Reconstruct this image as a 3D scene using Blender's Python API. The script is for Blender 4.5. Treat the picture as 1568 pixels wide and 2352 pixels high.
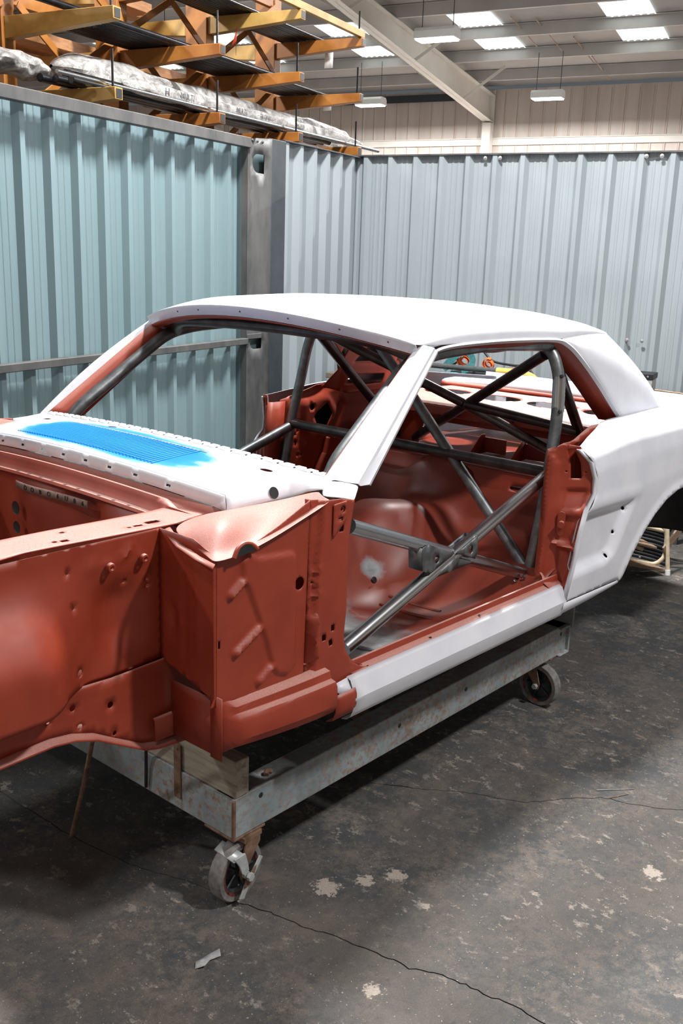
import bpy, bmesh, math, random
import numpy as np
from mathutils import Vector, Matrix
from mathutils.geometry import delaunay_2d_cdt

for o in list(bpy.data.objects):
    bpy.data.objects.remove(o, do_unlink=True)
scene = bpy.context.scene
COL = scene.collection
random.seed(7)
rng = np.random.default_rng(7)

# ------------------------------------------------------------------ camera
# world frame: X runs to the rear of the car, Y to its far side, Z up, metres
CAM_POS = (-1.94461, -2.39853, 1.74360)
CAM_R = Vector((0.65921, -0.75124, 0.03275))
CAM_U = Vector((0.16973, 0.19108, 0.96679))
CAM_F = Vector((0.73255, 0.63176, -0.25347))
cd = bpy.data.cameras.new('camera')
cd.sensor_fit = 'VERTICAL'; cd.sensor_height = 36.0; cd.lens = 34.634
cd.clip_start = 0.05; cd.clip_end = 200
cam = bpy.data.objects.new('camera', cd); COL.objects.link(cam)
m = Matrix((CAM_R, CAM_U, -CAM_F)).transposed().to_4x4(); m.translation = CAM_POS
cam.matrix_world = m
scene.camera = cam

# ------------------------------------------------------------------ world, exposure
world = bpy.data.worlds.new('world'); scene.world = world
world.use_nodes = True
bg = world.node_tree.nodes['Background']
bg.inputs[0].default_value = (0.80, 0.90, 1.0, 1); bg.inputs[1].default_value = 0.10
scene.view_settings.view_transform = 'Standard'
scene.view_settings.look = 'None'
scene.view_settings.exposure = 0.15
scene.view_settings.gamma = 1.0
scene.view_settings.use_curve_mapping = False
LAMP_W = 250.0          # watts of every high bay fitting
LAMP_GAIN = {0: 2.9, 1: 2.9, 2: 2.9, 3: 2.1, 4: 2.0, 5: 1.2, 6: 0.5, 7: 0.2, 8: 1.3, 9: 1.0, 10: 2.2, 11: 2.2}

# ------------------------------------------------------------------ frames
TH = math.radians(14.2)
WU = Vector((math.cos(TH), math.sin(TH), 0)); WV = Vector((math.sin(TH), -math.cos(TH), 0))
WA = Vector((0.587, 1.874, 0))
def W(u, v, z):
    """building frame: u along the left partition (into depth), v to the right of it"""
    return WA + WU * u + WV * v + Vector((0, 0, z))

# ------------------------------------------------------------------ materials
def nt_new(name):
    mt = bpy.data.materials.new(name); mt.use_nodes = True
    nt = mt.node_tree
    return mt, nt, nt.nodes['Principled BSDF']
def node(nt, typ, **kw):
    n = nt.nodes.new(typ)
    for k, v in kw.items(): setattr(n, k, v)
    return n
def ramp(nt, fac, stops, interp='LINEAR'):
    r = node(nt, 'ShaderNodeValToRGB'); r.color_ramp.interpolation = interp
    el = r.color_ramp.elements
    while len(el) < len(stops): el.new(0.5)
    for e, (p_, c) in zip(el, stops):
        e.position = p_; e.color = (c if len(c) == 4 else (*c, 1)) if not isinstance(c, (int, float)) else (c, c, c, 1)
    nt.links.new(fac, r.inputs[0]); return r.outputs[0]
def noise(nt, scale, detail=4, rough=0.55, vec=None, dist=0.0, out='Fac'):
    n = node(nt, 'ShaderNodeTexNoise'); n.inputs['Scale'].default_value = scale
    n.inputs['Detail'].default_value = detail; n.inputs['Roughness'].default_value = rough
    n.inputs['Distortion'].default_value = dist
    if vec is not None: nt.links.new(vec, n.inputs['Vector'])
    return n.outputs[out]
def mixc(nt, fac, a, b, mode='MIX'):
    n = node(nt, 'ShaderNodeMix', data_type='RGBA', blend_type=mode)
    for sock, v in ((n.inputs[0], fac), (n.inputs[6], a), (n.inputs[7], b)):
        if isinstance(v, (int, float)): sock.default_value = v
        elif isinstance(v, tuple): sock.default_value = v if len(v) == 4 else (*v, 1)
        else: nt.links.new(v, sock)
    return n.outputs[2]
def math_n(nt, op, a, b=0.0, clamp=False):
    n = node(nt, 'ShaderNodeMath', operation=op, use_clamp=clamp)
    for sock, v in ((n.inputs[0], a), (n.inputs[1], b)):
        if isinstance(v, (int, float)): sock.default_value = v
        else: nt.links.new(v, sock)
    return n.outputs[0]
def objvec(nt, scale=(1, 1, 1)):
    tc = node(nt, 'ShaderNodeTexCoord')
    mp = node(nt, 'ShaderNodeMapping'); mp.inputs['Scale'].default_value = scale
    nt.links.new(tc.outputs['Object'], mp.inputs['Vector']); return mp.outputs[0]
def bump(nt, bsdf, height, strength=0.2, dist=0.01):
    b = node(nt, 'ShaderNodeBump'); b.inputs['Strength'].default_value = strength; b.inputs['Distance'].default_value = dist
    nt.links.new(height, b.inputs['Height']); nt.links.new(b.outputs[0], bsdf.inputs['Normal'])
MATS = {}
def simple(name, c1, c2=None, rough=0.5, metal=0.0, scale=6.0, lo=0.35, hi=0.65, bumps=None, spec=None, vscale=(1, 1, 1), emit=None):
    mt, nt, bs = nt_new(name)
    v = objvec(nt, vscale)
    if c2 is None: bs.inputs['Base Color'].default_value = (*c1, 1)
    else: nt.links.new(ramp(nt, noise(nt, scale, 5, 0.6, v), [(lo, c1), (hi, c2)]), bs.inputs['Base Color'])
    bs.inputs['Roughness'].default_value = rough; bs.inputs['Metallic'].default_value = metal
    if spec is not None: bs.inputs['Specular IOR Level'].default_value = spec
    if bumps: bump(nt, bs, noise(nt, bumps[0], 4, 0.6, v), bumps[1], bumps[2] if len(bumps) > 2 else 0.004)
    if emit:
        bs.inputs['Emission Color'].default_value = (*emit[0], 1); bs.inputs['Emission Strength'].default_value = emit[1]
    MATS[name] = mt; return mt

def make_materials():
    # primer white, faint cloudy sanding marks
    mt, nt, bs = nt_new('white_primer'); v = objvec(nt)
    c = ramp(nt, noise(nt, 5, 5, 0.65, v), [(0.3, (0.60, 0.62, 0.685)), (0.6, (0.70, 0.715, 0.77))])
    nt.links.new(c, bs.inputs['Base Color']); bs.inputs['Roughness'].default_value = 0.42
    bump(nt, bs, noise(nt, 160, 2, 0.5, v), 0.05, 0.001); MATS['white_primer'] = mt
    # cowl: white primer with a sprayed patch of blue
    mt, nt, bs = nt_new('cowl_paint'); tc = node(nt, 'ShaderNodeTexCoord')
    sx = node(nt, 'ShaderNodeSeparateXYZ'); nt.links.new(tc.outputs['Object'], sx.inputs[0])
    ax = math_n(nt, 'ABSOLUTE', math_n(nt, 'MULTIPLY', math_n(nt, 'ADD', sx.outputs[0], 0.195), 1 / 0.125))
    ay = math_n(nt, 'ABSOLUTE', math_n(nt, 'MULTIPLY', math_n(nt, 'ADD', sx.outputs[1], -0.035), 1 / 0.43))
    d = math_n(nt, 'ADD', math_n(nt, 'POWER', ax, 2.2), math_n(nt, 'POWER', ay, 4.5))
    d = math_n(nt, 'ADD', d, math_n(nt, 'MULTIPLY', math_n(nt, 'SUBTRACT', noise(nt, 7, 3), 0.5), 0.9))
    c = ramp(nt, d, [(0.42, (0.004, 0.235, 0.70)), (0.66, (0.03, 0.30, 0.76)), (0.86, (0.28, 0.49, 0.80)), (1.0, (0.52, 0.63, 0.80))])
    d2 = math_n(nt, 'MULTIPLY', math_n(nt, 'SUBTRACT', d, 1.0), 0.8, True)
    c = mixc(nt, ramp(nt, d2, [(0.0, 0.0), (1.0, 1.0)]), c, (0.76, 0.79, 0.83))
    nt.links.new(c, bs.inputs['Base Color']); bs.inputs['Roughness'].default_value = 0.38; MATS['cowl_paint'] = mt
    # red oxide primer with overhead light painted in as pale pink on faces that look up
    mt, nt, bs = nt_new('red_primer'); v = objvec(nt)
    base = ramp(nt, noise(nt, 9, 6, 0.6, v), [(0.3, (0.255, 0.030, 0.0115)), (0.7, (0.320, 0.045, 0.0195))])
    ge = node(nt, 'ShaderNodeNewGeometry'); sz = node(nt, 'ShaderNodeSeparateXYZ'); nt.links.new(ge.outputs['Normal'], sz.inputs[0])
    up = ramp(nt, sz.outputs[2], [(0.55, 0.0), (0.98, 1.0)])
    fine = ramp(nt, noise(nt, 420, 2, 0.7, v), [(0.30, 0.45), (0.62, 1.0)])
    top_light = math_n(nt, 'MULTIPLY', math_n(nt, 'MULTIPLY', up, fine), 0.60)
    col = mixc(nt, top_light, base, (0.74, 0.50, 0.44))
    nt.links.new(col, bs.inputs['Base Color'])
    nt.links.new(ramp(nt, noise(nt, 14, 4, 0.6, v), [(0.3, 0.44), (0.7, 0.58)]), bs.inputs['Roughness'])
    bump(nt, bs, noise(nt, 300, 2, 0.6, v), 0.06, 0.001); MATS['red_primer'] = mt
    # floor pan: red primer ground back to bare grey in places
    mt, nt, bs = nt_new('floor_pan_paint'); v = objvec(nt)
    base = ramp(nt, noise(nt, 6, 6, 0.6, v), [(0.3, (0.160, 0.023, 0.011)), (0.7, (0.235, 0.037, 0.019))])
    sx = node(nt, 'ShaderNodeSeparateXYZ'); nt.links.new(v, sx.inputs[0])
    wob = math_n(nt, 'MULTIPLY', math_n(nt, 'SUBTRACT', noise(nt, 9, 4, 0.7, v), 0.5), 0.30)
    f1 = ramp(nt, math_n(nt, 'ADD', sx.outputs[0], wob), [(0.52, 1.0), (0.60, 0.0)])   # bare metal ahead of the seats
    dv = node(nt, 'ShaderNodeVectorMath', operation='DISTANCE'); nt.links.new(v, dv.inputs[0]); dv.inputs[1].default_value = (0.83, -0.215, 0.625)
    f2 = ramp(nt, math_n(nt, 'ADD', dv.outputs['Value'], math_n(nt, 'MULTIPLY', wob, 0.25)), [(0.055, 1.0), (0.075, 0.0)])
    dv = node(nt, 'ShaderNodeVectorMath', operation='DISTANCE'); nt.links.new(v, dv.inputs[0]); dv.inputs[1].default_value = (1.9, -0.05, 0.85)
    f3 = ramp(nt, math_n(nt, 'ADD', dv.outputs['Value'], math_n(nt, 'MULTIPLY', wob, 0.8)), [(0.17, 0.85), (0.25, 0.0)])
    f1 = math_n(nt, 'MULTIPLY', f1, ramp(nt, sx.outputs[2], [(0.56, 1.0), (0.62, 0.0)]))
    f = math_n(nt, 'MAXIMUM', math_n(nt, 'MAXIMUM', f1, f2), f3)
    grey = ramp(nt, noise(nt, 18, 5, 0.7, v), [(0.3, (0.17, 0.19, 0.20)), (0.7, (0.42, 0.45, 0.46))])
    nt.links.new(mixc(nt, f, base, grey), bs.inputs['Base Color']); bs.inputs['Roughness'].default_value = 0.47
    bump(nt, bs, noise(nt, 40, 3, 0.6, v), 0.06, 0.002); MATS['floor_pan_paint'] = mt
    # steels
    mt, nt, bs = nt_new('bare_steel'); v = objvec(nt, (3, 3, 3))
    nt.links.new(ramp(nt, noise(nt, 3, 4, 0.6, v), [(0.2, (0.42, 0.43, 0.44)), (0.8, (0.52, 0.54, 0.56))]), bs.inputs['Base Color'])
    bs.inputs['Metallic'].default_value = 1.0
    bs.inputs['Roughness'].default_value = 0.27; MATS['bare_steel'] = mt
    simple('dark_steel_tube', (0.050, 0.047, 0.048), (0.10, 0.095, 0.095), rough=0.34, metal=0.75, scale=14)
    simple('gusset_steel', (0.13, 0.14, 0.15), (0.25, 0.27, 0.28), rough=0.42, metal=0.85, scale=22)
    simple('galvanised', (0.45, 0.46, 0.47), (0.6, 0.61, 0.62), rough=0.4, metal=0.8, scale=30)
    simple('bolt_steel', (0.32, 0.33, 0.34), (0.45, 0.46, 0.47), rough=0.4, metal=0.8, scale=40)
    simple('rack_pipe', (0.010, 0.011, 0.014), (0.026, 0.028, 0.034), rough=0.30, metal=0.6, scale=20)
    # partition
    simple('blue_sheet', (0.182, 0.272, 0.296), (0.212, 0.302, 0.327), rough=0.42, scale=2.0, vscale=(1, 1, 0.2), bumps=(9, 0.04, 0.01))
    simple('white_sheet', (0.268, 0.313, 0.340), (0.31, 0.354, 0.380), rough=0.40, scale=2.0, vscale=(1, 1, 0.2), bumps=(9, 0.04, 0.01))
    simple('partition_steel', (0.075, 0.079, 0.082), (0.140, 0.138, 0.134), rough=0.55, metal=0.3, scale=9, vscale=(1, 1, 0.4))
    simple('dark_post_paint', (0.030, 0.038, 0.046), (0.045, 0.055, 0.065), rough=0.5, scale=9)
    # building
    simple('ceiling_liner', (0.36, 0.345, 0.335), (0.44, 0.42, 0.405), rough=0.8, scale=0.8)
    simple('steel_white_paint', (0.72, 0.69, 0.64), (0.80, 0.77, 0.72), rough=0.55, scale=1.5)
    simple('purlin_paint', (0.46, 0.45, 0.44), (0.56, 0.54, 0.53), rough=0.6, scale=1.5)
    mt, nt, bs = nt_new('far_wall_sheet'); tc = node(nt, 'ShaderNodeTexCoord')
    v = objvec(nt, (1, 1, 0.15))
    nt.links.new(ramp(nt, noise(nt, 2.5, 5, 0.6, v), [(0.3, (0.56, 0.49, 0.44)), (0.7, (0.70, 0.64, 0.59))]), bs.inputs['Base Color'])
    bs.inputs['Roughness'].default_value = 0.7; MATS['far_wall_sheet'] = mt
    simple('rust_line', (0.38, 0.24, 0.17), (0.55, 0.42, 0.34), rough=0.8, scale=3)
    simple('skylight_panel', (0.8, 0.85, 0.85), (0.9, 0.95, 0.95), rough=0.5, scale=3, emit=((0.88, 0.97, 0.95), 1.25))
    simple('lamp_housing', (0.72, 0.72, 0.71), (0.78, 0.78, 0.77), rough=0.4, scale=3)
    simple('lamp_diffuser', (0.9, 0.9, 0.9), rough=0.3, emit=((1.0, 0.98, 0.97), 9.0))
    # rack
    simple('rack_paint', (0.25, 0.085, 0.014), (0.37, 0.15, 0.028), rough=0.5, scale=5)
    simple('rack_paint_yellow', (0.33, 0.19, 0.045), (0.45, 0.29, 0.085), rough=0.5, scale=6)
    simple('plywood', (0.30, 0.14, 0.055), (0.42, 0.22, 0.10), rough=0.7, scale=8, vscale=(1, 6, 6))
    # plastic film wrap
    mt, nt, bs = nt_new('plastic_film'); v = objvec(nt, (1, 1, 1))
    nt.links.new(ramp(nt, noise(nt, 7, 5, 0.7, v, 1.2), [(0.30, (0.12, 0.12, 0.12)), (0.48, (0.45, 0.44, 0.43)), (0.68, (0.80, 0.79, 0.77))]), bs.inputs['Base Color'])
    bs.inputs['Roughness'].default_value = 0.16; bump(nt, bs, noise(nt, 22, 6, 0.75, v, 2.0), 0.9, 0.03); MATS['plastic_film'] = mt
    simple('red_tag', (0.42, 0.035, 0.012), rough=0.5)
    simple('paper_tag', (0.62, 0.61, 0.58), (0.7, 0.69, 0.66), rough=0.7, scale=30)
    # dolly
    mt, nt, bs = nt_new('dolly_paint'); v = objvec(nt)
    blue = ramp(nt, noise(nt, 8, 5, 0.6, v), [(0.3, (0.175, 0.225, 0.245)), (0.7, (0.33, 0.385, 0.40))])
    rustf = ramp(nt, noise(nt, 48, 7, 0.75, v), [(0.46, 0.0), (0.60, 0.95)])
    big = ramp(nt, noise(nt, 2.3, 4, 0.6, v), [(0.35, 0.25), (0.65, 1.0)])
    rc = ramp(nt, noise(nt, 60, 4, 0.6, v), [(0.3, (0.14, 0.055, 0.025)), (0.7, (0.34, 0.20, 0.13))])
    nt.links.new(mixc(nt, math_n(nt, 'MULTIPLY', rustf, big), blue, rc), bs.inputs['Base Color'])
    bs.inputs['Roughness'].default_value = 0.55; bump(nt, bs, noise(nt, 60, 4, 0.6, v), 0.15, 0.002); MATS['dolly_paint'] = mt
    simple('rusty_steel', (0.12, 0.06, 0.035), (0.25, 0.16, 0.11), rough=0.7, metal=0.2, scale=30, bumps=(90, 0.2, 0.002))
    mt, nt, bs = nt_new('old_timber'); v = objvec(nt, (14, 1.2, 14))
    nt.links.new(ramp(nt, noise(nt, 3.2, 6, 0.65, v, 0.8), [(0.3, (0.17, 0.145, 0.11)), (0.55, (0.32, 0.285, 0.23)), (0.75, (0.43, 0.39, 0.33))]), bs.inputs['Base Color'])
    bs.inputs['Roughness'].default_value = 0.8; bump(nt, bs, noise(nt, 6, 5, 0.7, v), 0.35, 0.004); MATS['old_timber'] = mt
    simple('caster_tread', (0.11, 0.105, 0.10), (0.22, 0.21, 0.20), rough=0.8, scale=40, bumps=(60, 0.4, 0.003))
    simple('caster_hub', (0.012, 0.015, 0.018), (0.03, 0.035, 0.038), rough=0.4, scale=20)
    simple('caster_rim', (0.012, 0.010, 0.010), (0.22, 0.022, 0.015), rough=0.6, scale=22, lo=0.5, hi=0.62)
    simple('caster_zinc', (0.42, 0.46, 0.46), (0.58, 0.62, 0.62), rough=0.45, metal=0.35, scale=30)
    # misc
    simple('black_rubber', (0.010, 0.011, 0.013), (0.022, 0.024, 0.027), rough=0.5, scale=20)
    simple('orange_webbing', (0.72, 0.135, 0.022), (0.86, 0.19, 0.035), rough=0.75, scale=60)
    simple('teal_webbing', (0.045, 0.20, 0.22), (0.085, 0.29, 0.31), rough=0.75, scale=60)
    simple('grey_pipe', (0.060, 0.066, 0.066), (0.095, 0.10, 0.10), rough=0.5, scale=20)
    simple('yellow_foam', (0.74, 0.46, 0.09), (0.82, 0.54, 0.13), rough=0.6, scale=20)
    simple('bench_top', (0.11, 0.09, 0.07), (0.17, 0.14, 0.11), rough=0.7, scale=9)
    simple('cream_paint', (0.55, 0.46, 0.32), (0.68, 0.59, 0.44), rough=0.55, scale=30)
    simple('slat_wood', (0.23, 0.155, 0.10), (0.33, 0.235, 0.16), rough=0.7, scale=10, vscale=(1, 8, 8))
    simple('paper_white', (0.72, 0.74, 0.74), (0.80, 0.82, 0.82), rough=0.7, scale=20)
    simple('brown_paper', (0.45, 0.27, 0.10), (0.60, 0.40, 0.18), rough=0.7, scale=20)
    simple('copper_wire', (0.55, 0.26, 0.15), (0.65, 0.35, 0.24), rough=0.35, metal=0.8, scale=20)
    simple('blue_tool', (0.02, 0.06, 0.12), (0.05, 0.16, 0.26), rough=0.4, scale=30)
    simple('dark_grey_plastic', (0.075, 0.08, 0.082), (0.12, 0.125, 0.128), rough=0.45, scale=20)
    simple('clear_bag', (0.42, 0.40, 0.36), (0.70, 0.68, 0.64), rough=0.2, scale=40)
    simple('marker_ink', (0.035, 0.040, 0.055), rough=0.6)
    simple('debris', (0.27, 0.28, 0.28), (0.40, 0.41, 0.41), rough=0.6, scale=40)
    # concrete
    mt, nt, bs = nt_new('concrete'); v = objvec(nt)
    base = ramp(nt, noise(nt, 1.1, 10, 0.66, v, 0.15), [(0.28, (0.068, 0.060, 0.053)), (0.48, (0.118, 0.099, 0.085)), (0.70, (0.170, 0.146, 0.126))])
    zone = ramp(nt, noise(nt, 1.15, 6, 0.65, v, 0.2), [(0.36, 0.15), (0.56, 1.0)])
    stain = math_n(nt, 'MULTIPLY', ramp(nt, noise(nt, 6.5, 12, 0.82, v, 0.1), [(0.43, 0.0), (0.54, 0.95)]), zone)
    col = mixc(nt, stain, base, (0.048, 0.053, 0.056))
    fine_ = math_n(nt, 'MULTIPLY', ramp(nt, noise(nt, 34, 9, 0.80, v, 0.1), [(0.48, 0.0), (0.57, 0.8)]), ramp(nt, noise(nt, 2.3, 5, 0.6, v), [(0.35, 0.15), (0.6, 1.0)]))
    col = mixc(nt, fine_, col, (0.044, 0.048, 0.050))
    v2 = objvec(nt, (1.5, 1.0, 1))
    flake = ramp(nt, noise(nt, 13, 9, 0.78, v2, 0.2), [(0.565, 0.0), (0.605, 1.0)])
    flzone = ramp(nt, noise(nt, 1.7, 5, 0.65, v), [(0.40, 0.0), (0.54, 0.9)])
    col = mixc(nt, math_n(nt, 'MULTIPLY', flake, flzone), col, (0.29, 0.253, 0.220))
    dk = ramp(nt, noise(nt, 24, 7, 0.75, v), [(0.58, 0.0), (0.66, 0.7)])
    col = mixc(nt, dk, col, (0.040, 0.042, 0.043))
    spk = ramp(nt, noise(nt, 120, 2, 0.5, v), [(0.685, 0.0), (0.73, 0.75)])
    col = mixc(nt, spk, col, (0.42, 0.385, 0.345))
    wn = noise(nt, 38, 6, 0.75, v)
    for (px_, py_, pr_) in ((0.078, -0.904, 0.040), (0.000, -0.860, 0.034), (-0.325, -1.154, 0.034), (0.03, -1.06, 0.02), (-0.10, -0.80, 0.05), (0.62, -1.45, 0.04)):
        dv = node(nt, 'ShaderNodeVectorMath', operation='DISTANCE'); nt.links.new(v, dv.inputs[0]); dv.inputs[1].default_value = (px_, py_, 0)
        q = math_n(nt, 'ADD', math_n(nt, 'MULTIPLY', dv.outputs['Value'], 1/pr_), math_n(nt, 'MULTIPLY', math_n(nt, 'SUBTRACT', wn, 0.5), 3.4))
        col = mixc(nt, ramp(nt, q, [(0.62, 0.85), (0.74, 0.0)]), col, (0.40, 0.35, 0.30))
    grain = ramp(nt, noise(nt, 260, 3, 0.6, v), [(0.3, 0.72), (0.7, 1.22)])
    col = mixc(nt, 1.0, col, grain, 'MULTIPLY')
    nt.links.new(col, bs.inputs['Base Color'])
    nt.links.new(ramp(nt, noise(nt, 3, 5, 0.6, v), [(0.3, 0.58), (0.7, 0.80)]), bs.inputs['Roughness'])
    h = math_n(nt, 'ADD', math_n(nt, 'MULTIPLY', flake, -0.5), noise(nt, 60, 6, 0.7, v))
    bump(nt, bs, h, 0.25, 0.004); MATS['concrete'] = mt
    simple('tape_strip', (0.20, 0.11, 0.085), (0.32, 0.21, 0.18), rough=0.6, scale=60)
    simple('crack_fill', (0.022, 0.022, 0.023), (0.045, 0.043, 0.04), rough=0.9, scale=30)
make_materials()

# ------------------------------------------------------------------ object helpers
def setp(o, parent):
    if parent is not None:
        o.parent = parent
        o.matrix_parent_inverse = Matrix.Translation(-Vector(parent.get('_base', (0, 0, 0))))
def tag(o, label=None, cat=None, group=None, kind=None):
    if label: o['label'] = label
    if cat: o['category'] = cat
    if group: o['group'] = group
    if kind: o['kind'] = kind
    return o
def empty(name, loc, label=None, cat=None, group=None, kind=None):
    o = bpy.data.objects.new(name, None); COL.objects.link(o); o.empty_display_size = 0.1
    o.location = loc; o['_base'] = tuple(loc)
    return tag(o, label, cat, group, kind)
def mk(name, verts, faces, mat, parent=None, smooth=35, solid=0.0, offset=0.0, bevel=0.0, sub=0, label=None):
    me = bpy.data.meshes.new(name)
    me.from_pydata([tuple(map(float, v)) for v in verts], [], [tuple(int(i) for i in f) for f in faces])
    me.materials.append(MATS[mat])
    if smooth is not None:
        me.polygons.foreach_set('use_smooth', [True] * len(me.polygons))
        if smooth < 180: me.set_sharp_from_angle(angle=math.radians(smooth))
    me.update()
    o = bpy.data.objects.new(name, me); COL.objects.link(o)
    if solid:
        md = o.modifiers.new('solid', 'SOLIDIFY'); md.thickness = solid; md.offset = offset
    if bevel:
        md = o.modifiers.new('bevel', 'BEVEL'); md.width = bevel; md.segments = 2; md.limit_method = 'ANGLE'; md.angle_limit = math.radians(40)
    if sub:
        md = o.modifiers.new('sub', 'SUBSURF'); md.levels = sub; md.render_levels = sub
    setp(o, parent)
    if label: o['label'] = label
    return o
class MB:
    """collects simple solids into one mesh"""
    def __init__(s): s.v = []; s.f = []
    def add(s, v, f):
        n = len(s.v); s.v += [tuple(x) for x in v]; s.f += [tuple(i + n for i in q) for q in f]; return s
    def box(s, lo, hi, M=None):
        (a, b, c), (d, e, f) = lo, hi
        v = [Vector(q) for q in ((a, b, c), (d, b, c), (d, e, c), (a, e, c), (a, b, f), (d, b, f), (d, e, f), (a, e, f))]
        if M is not None: v = [M @ q for q in v]
        return s.add(v, [(0, 3, 2, 1), (4, 5, 6, 7), (0, 1, 5, 4), (1, 2, 6, 5), (2, 3, 7, 6), (3, 0, 4, 7)])
    def extrude(s, prof, p0, p1, side, up, caps=True):
        """closed profile (a along side, b along up) swept from p0 to p1"""
        p0, p1, side, up = map(Vector, (p0, p1, side, up)); n = len(prof)
        v = [p + side * a + up * b for p in (p0, p1) for a, b in prof]
        f = [(i, (i + 1) % n, n + (i + 1) % n, n + i) for i in range(n)]
        if caps: f += [tuple(range(n))[::-1], tuple(range(n, 2 * n))]
        return s.add(v, f)
    def cyl(s, p0, p1, r0, r1=None, seg=16, caps=True):
        p0, p1 = Vector(p0), Vector(p1); r1 = r0 if r1 is None else r1
        d = (p1 - p0).normalized(); a = d.orthogonal().normalized(); b = d.cross(a)
        v = []
        for p_, r in ((p0, r0), (p1, r1)):
            v += [p_ + (a * math.cos(t) + b * math.sin(t)) * r for t in (2 * math.pi * k / seg for k in range(seg))]
        f = [(i, (i + 1) % seg, seg + (i + 1) % seg, seg + i) for i in range(seg)]
        if caps: f += [tuple(range(seg))[::-1], tuple(range(seg, 2 * seg))]
        return s.add(v, f)
    def build(s, name, mat, parent=None, **kw): return mk(name, s.v, s.f, mat, parent, **kw)
def frame_between(p0, p1, up=(0, 0, 1)):
    p0, p1 = Vector(p0), Vector(p1); d = (p1 - p0).normalized()
    side = d.cross(Vector(up)).normalized(); u = side.cross(d).normalized(); return p0, p1, side, u
def beam(name, p0, p1, w, h, mat, parent=None, up=(0, 0, 1), bevel=0.0, **kw):
    """solid bar of width w, height h centred on the line p0-p1"""
    p0, p1, s_, u_ = frame_between(p0, p1, up)
    return MB().extrude([(-w/2, -h/2), (w/2, -h/2), (w/2, h/2), (-w/2, h/2)], p0, p1, s_, u_).build(name, mat, parent, smooth=30, bevel=bevel, **kw)
def smooth_path(pts, rad=0.08, n=6):
    """round the inner corners of a polyline"""
    P = [Vector(q) for q in pts]; out = [P[0]]
    for i in range(1, len(P) - 1):
        a, b, c = P[i-1], P[i], P[i+1]
        r = min(rad, (a-b).length * 0.45, (c-b).length * 0.45)
        s_, e_ = b + (a-b).normalized() * r, b + (c-b).normalized() * r
        for k in range(n + 1):
            t = k / n; out.append(s_ * (1-t)**2 + b * 2*t*(1-t) + e_ * t*t)
    out.append(P[-1]); return out
def catmull(pts, n=6):
    P = [Vector(q) for q in pts]; P = [P[0]*2 - P[1]] + P + [P[-1]*2 - P[-2]]; out = []
    for i in range(1, len(P) - 2):
        a, b, c, d = P[i-1:i+3]
        for k in range(n):
            t = k / n
            out.append(0.5 * ((2*b) + (c-a)*t + (2*a - 5*b + 4*c - d)*t*t + (3*b - a - 3*c + d)*t**3))
    out.append(P[-2]); return out
def sweep(path, prof, closed=True, up=None):
    """sweep a 2d profile along a path with parallel transport"""
    path = [Vector(q) for q in path]; n = len(path); m_ = len(prof)
    tang = [(path[min(i+1, n-1)] - path[max(i-1, 0)]).normalized() for i in range(n)]
    a = Vector(up) if up else tang[0].orthogonal()
    a = (a - tang[0] * a.dot(tang[0])).normalized(); v = []
    for i in range(n):
        a = (a - tang[i] * a.dot(tang[i])).normalized(); b = tang[i].cross(a)
        v += [path[i] + a * x + b * y for x, y in prof]
    f = []
    for i in range(n - 1):
        for j in range(m_ if closed else m_ - 1):
            k = (j + 1) % m_
            f.append((i*m_ + j, i*m_ + k, (i+1)*m_ + k, (i+1)*m_ + j))
    if closed: f += [tuple(range(m_))[::-1], tuple(range((n-1)*m_, n*m_))]
    return v, f
def circ(r, seg=16, sy=1.0): return [(r*math.cos(2*math.pi*k/seg), r*sy*math.sin(2*math.pi*k/seg)) for k in range(seg)]
def tube(name, pts, r, mat, parent=None, rad=0.10, seg=18, n=7, spline=False, **kw):
    path = catmull(pts, n) if spline else (smooth_path(pts, rad, n) if len(pts) > 2 else pts)
    v, f = sweep(path, circ(r, seg)); return mk(name, v, f, mat, parent, smooth=50, **kw)
def ribbon(name, pts, w, mat, parent=None, up=(0, 0, 1), t=0.003, n=6):
    """flat strap along a spline; width direction stays near `up` cross tangent"""
    path = catmull(pts, n); v, f = sweep(path, [(-t/2, -w/2), (t/2, -w/2), (t/2, w/2), (-t/2, w/2)], up=up)
    return mk(name, v, f, mat, parent, smooth=40)
def grid_mesh(rows):
    m_ = len(rows[0]); v = [q for r in rows for q in r]
    f = [(i*m_ + j, i*m_ + j + 1, (i+1)*m_ + j + 1, (i+1)*m_ + j) for i in range(len(rows) - 1) for j in range(m_ - 1)]
    return v, f
def grid(name, rows, mat, parent=None, smooth=60, **kw):
    v, f = grid_mesh(rows); return mk(name, v, f, mat, parent, smooth=smooth, **kw)
def lathe(prof, c, axis, seg=24):
    """prof: (radius, along axis)"""
    c, ax = Vector(c), Vector(axis).normalized(); a = ax.orthogonal().normalized(); b = ax.cross(a); v = []; n = len(prof)
    for k in range(seg):
        t = 2*math.pi*k/seg; d = a*math.cos(t) + b*math.sin(t)
        v += [c + d*r + ax*h for r, h in prof]
    f = [(k*n + j, k*n + j + 1, ((k+1) % seg)*n + j + 1, ((k+1) % seg)*n + j) for k in range(seg) for j in range(n - 1)]
    return v, f
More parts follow.
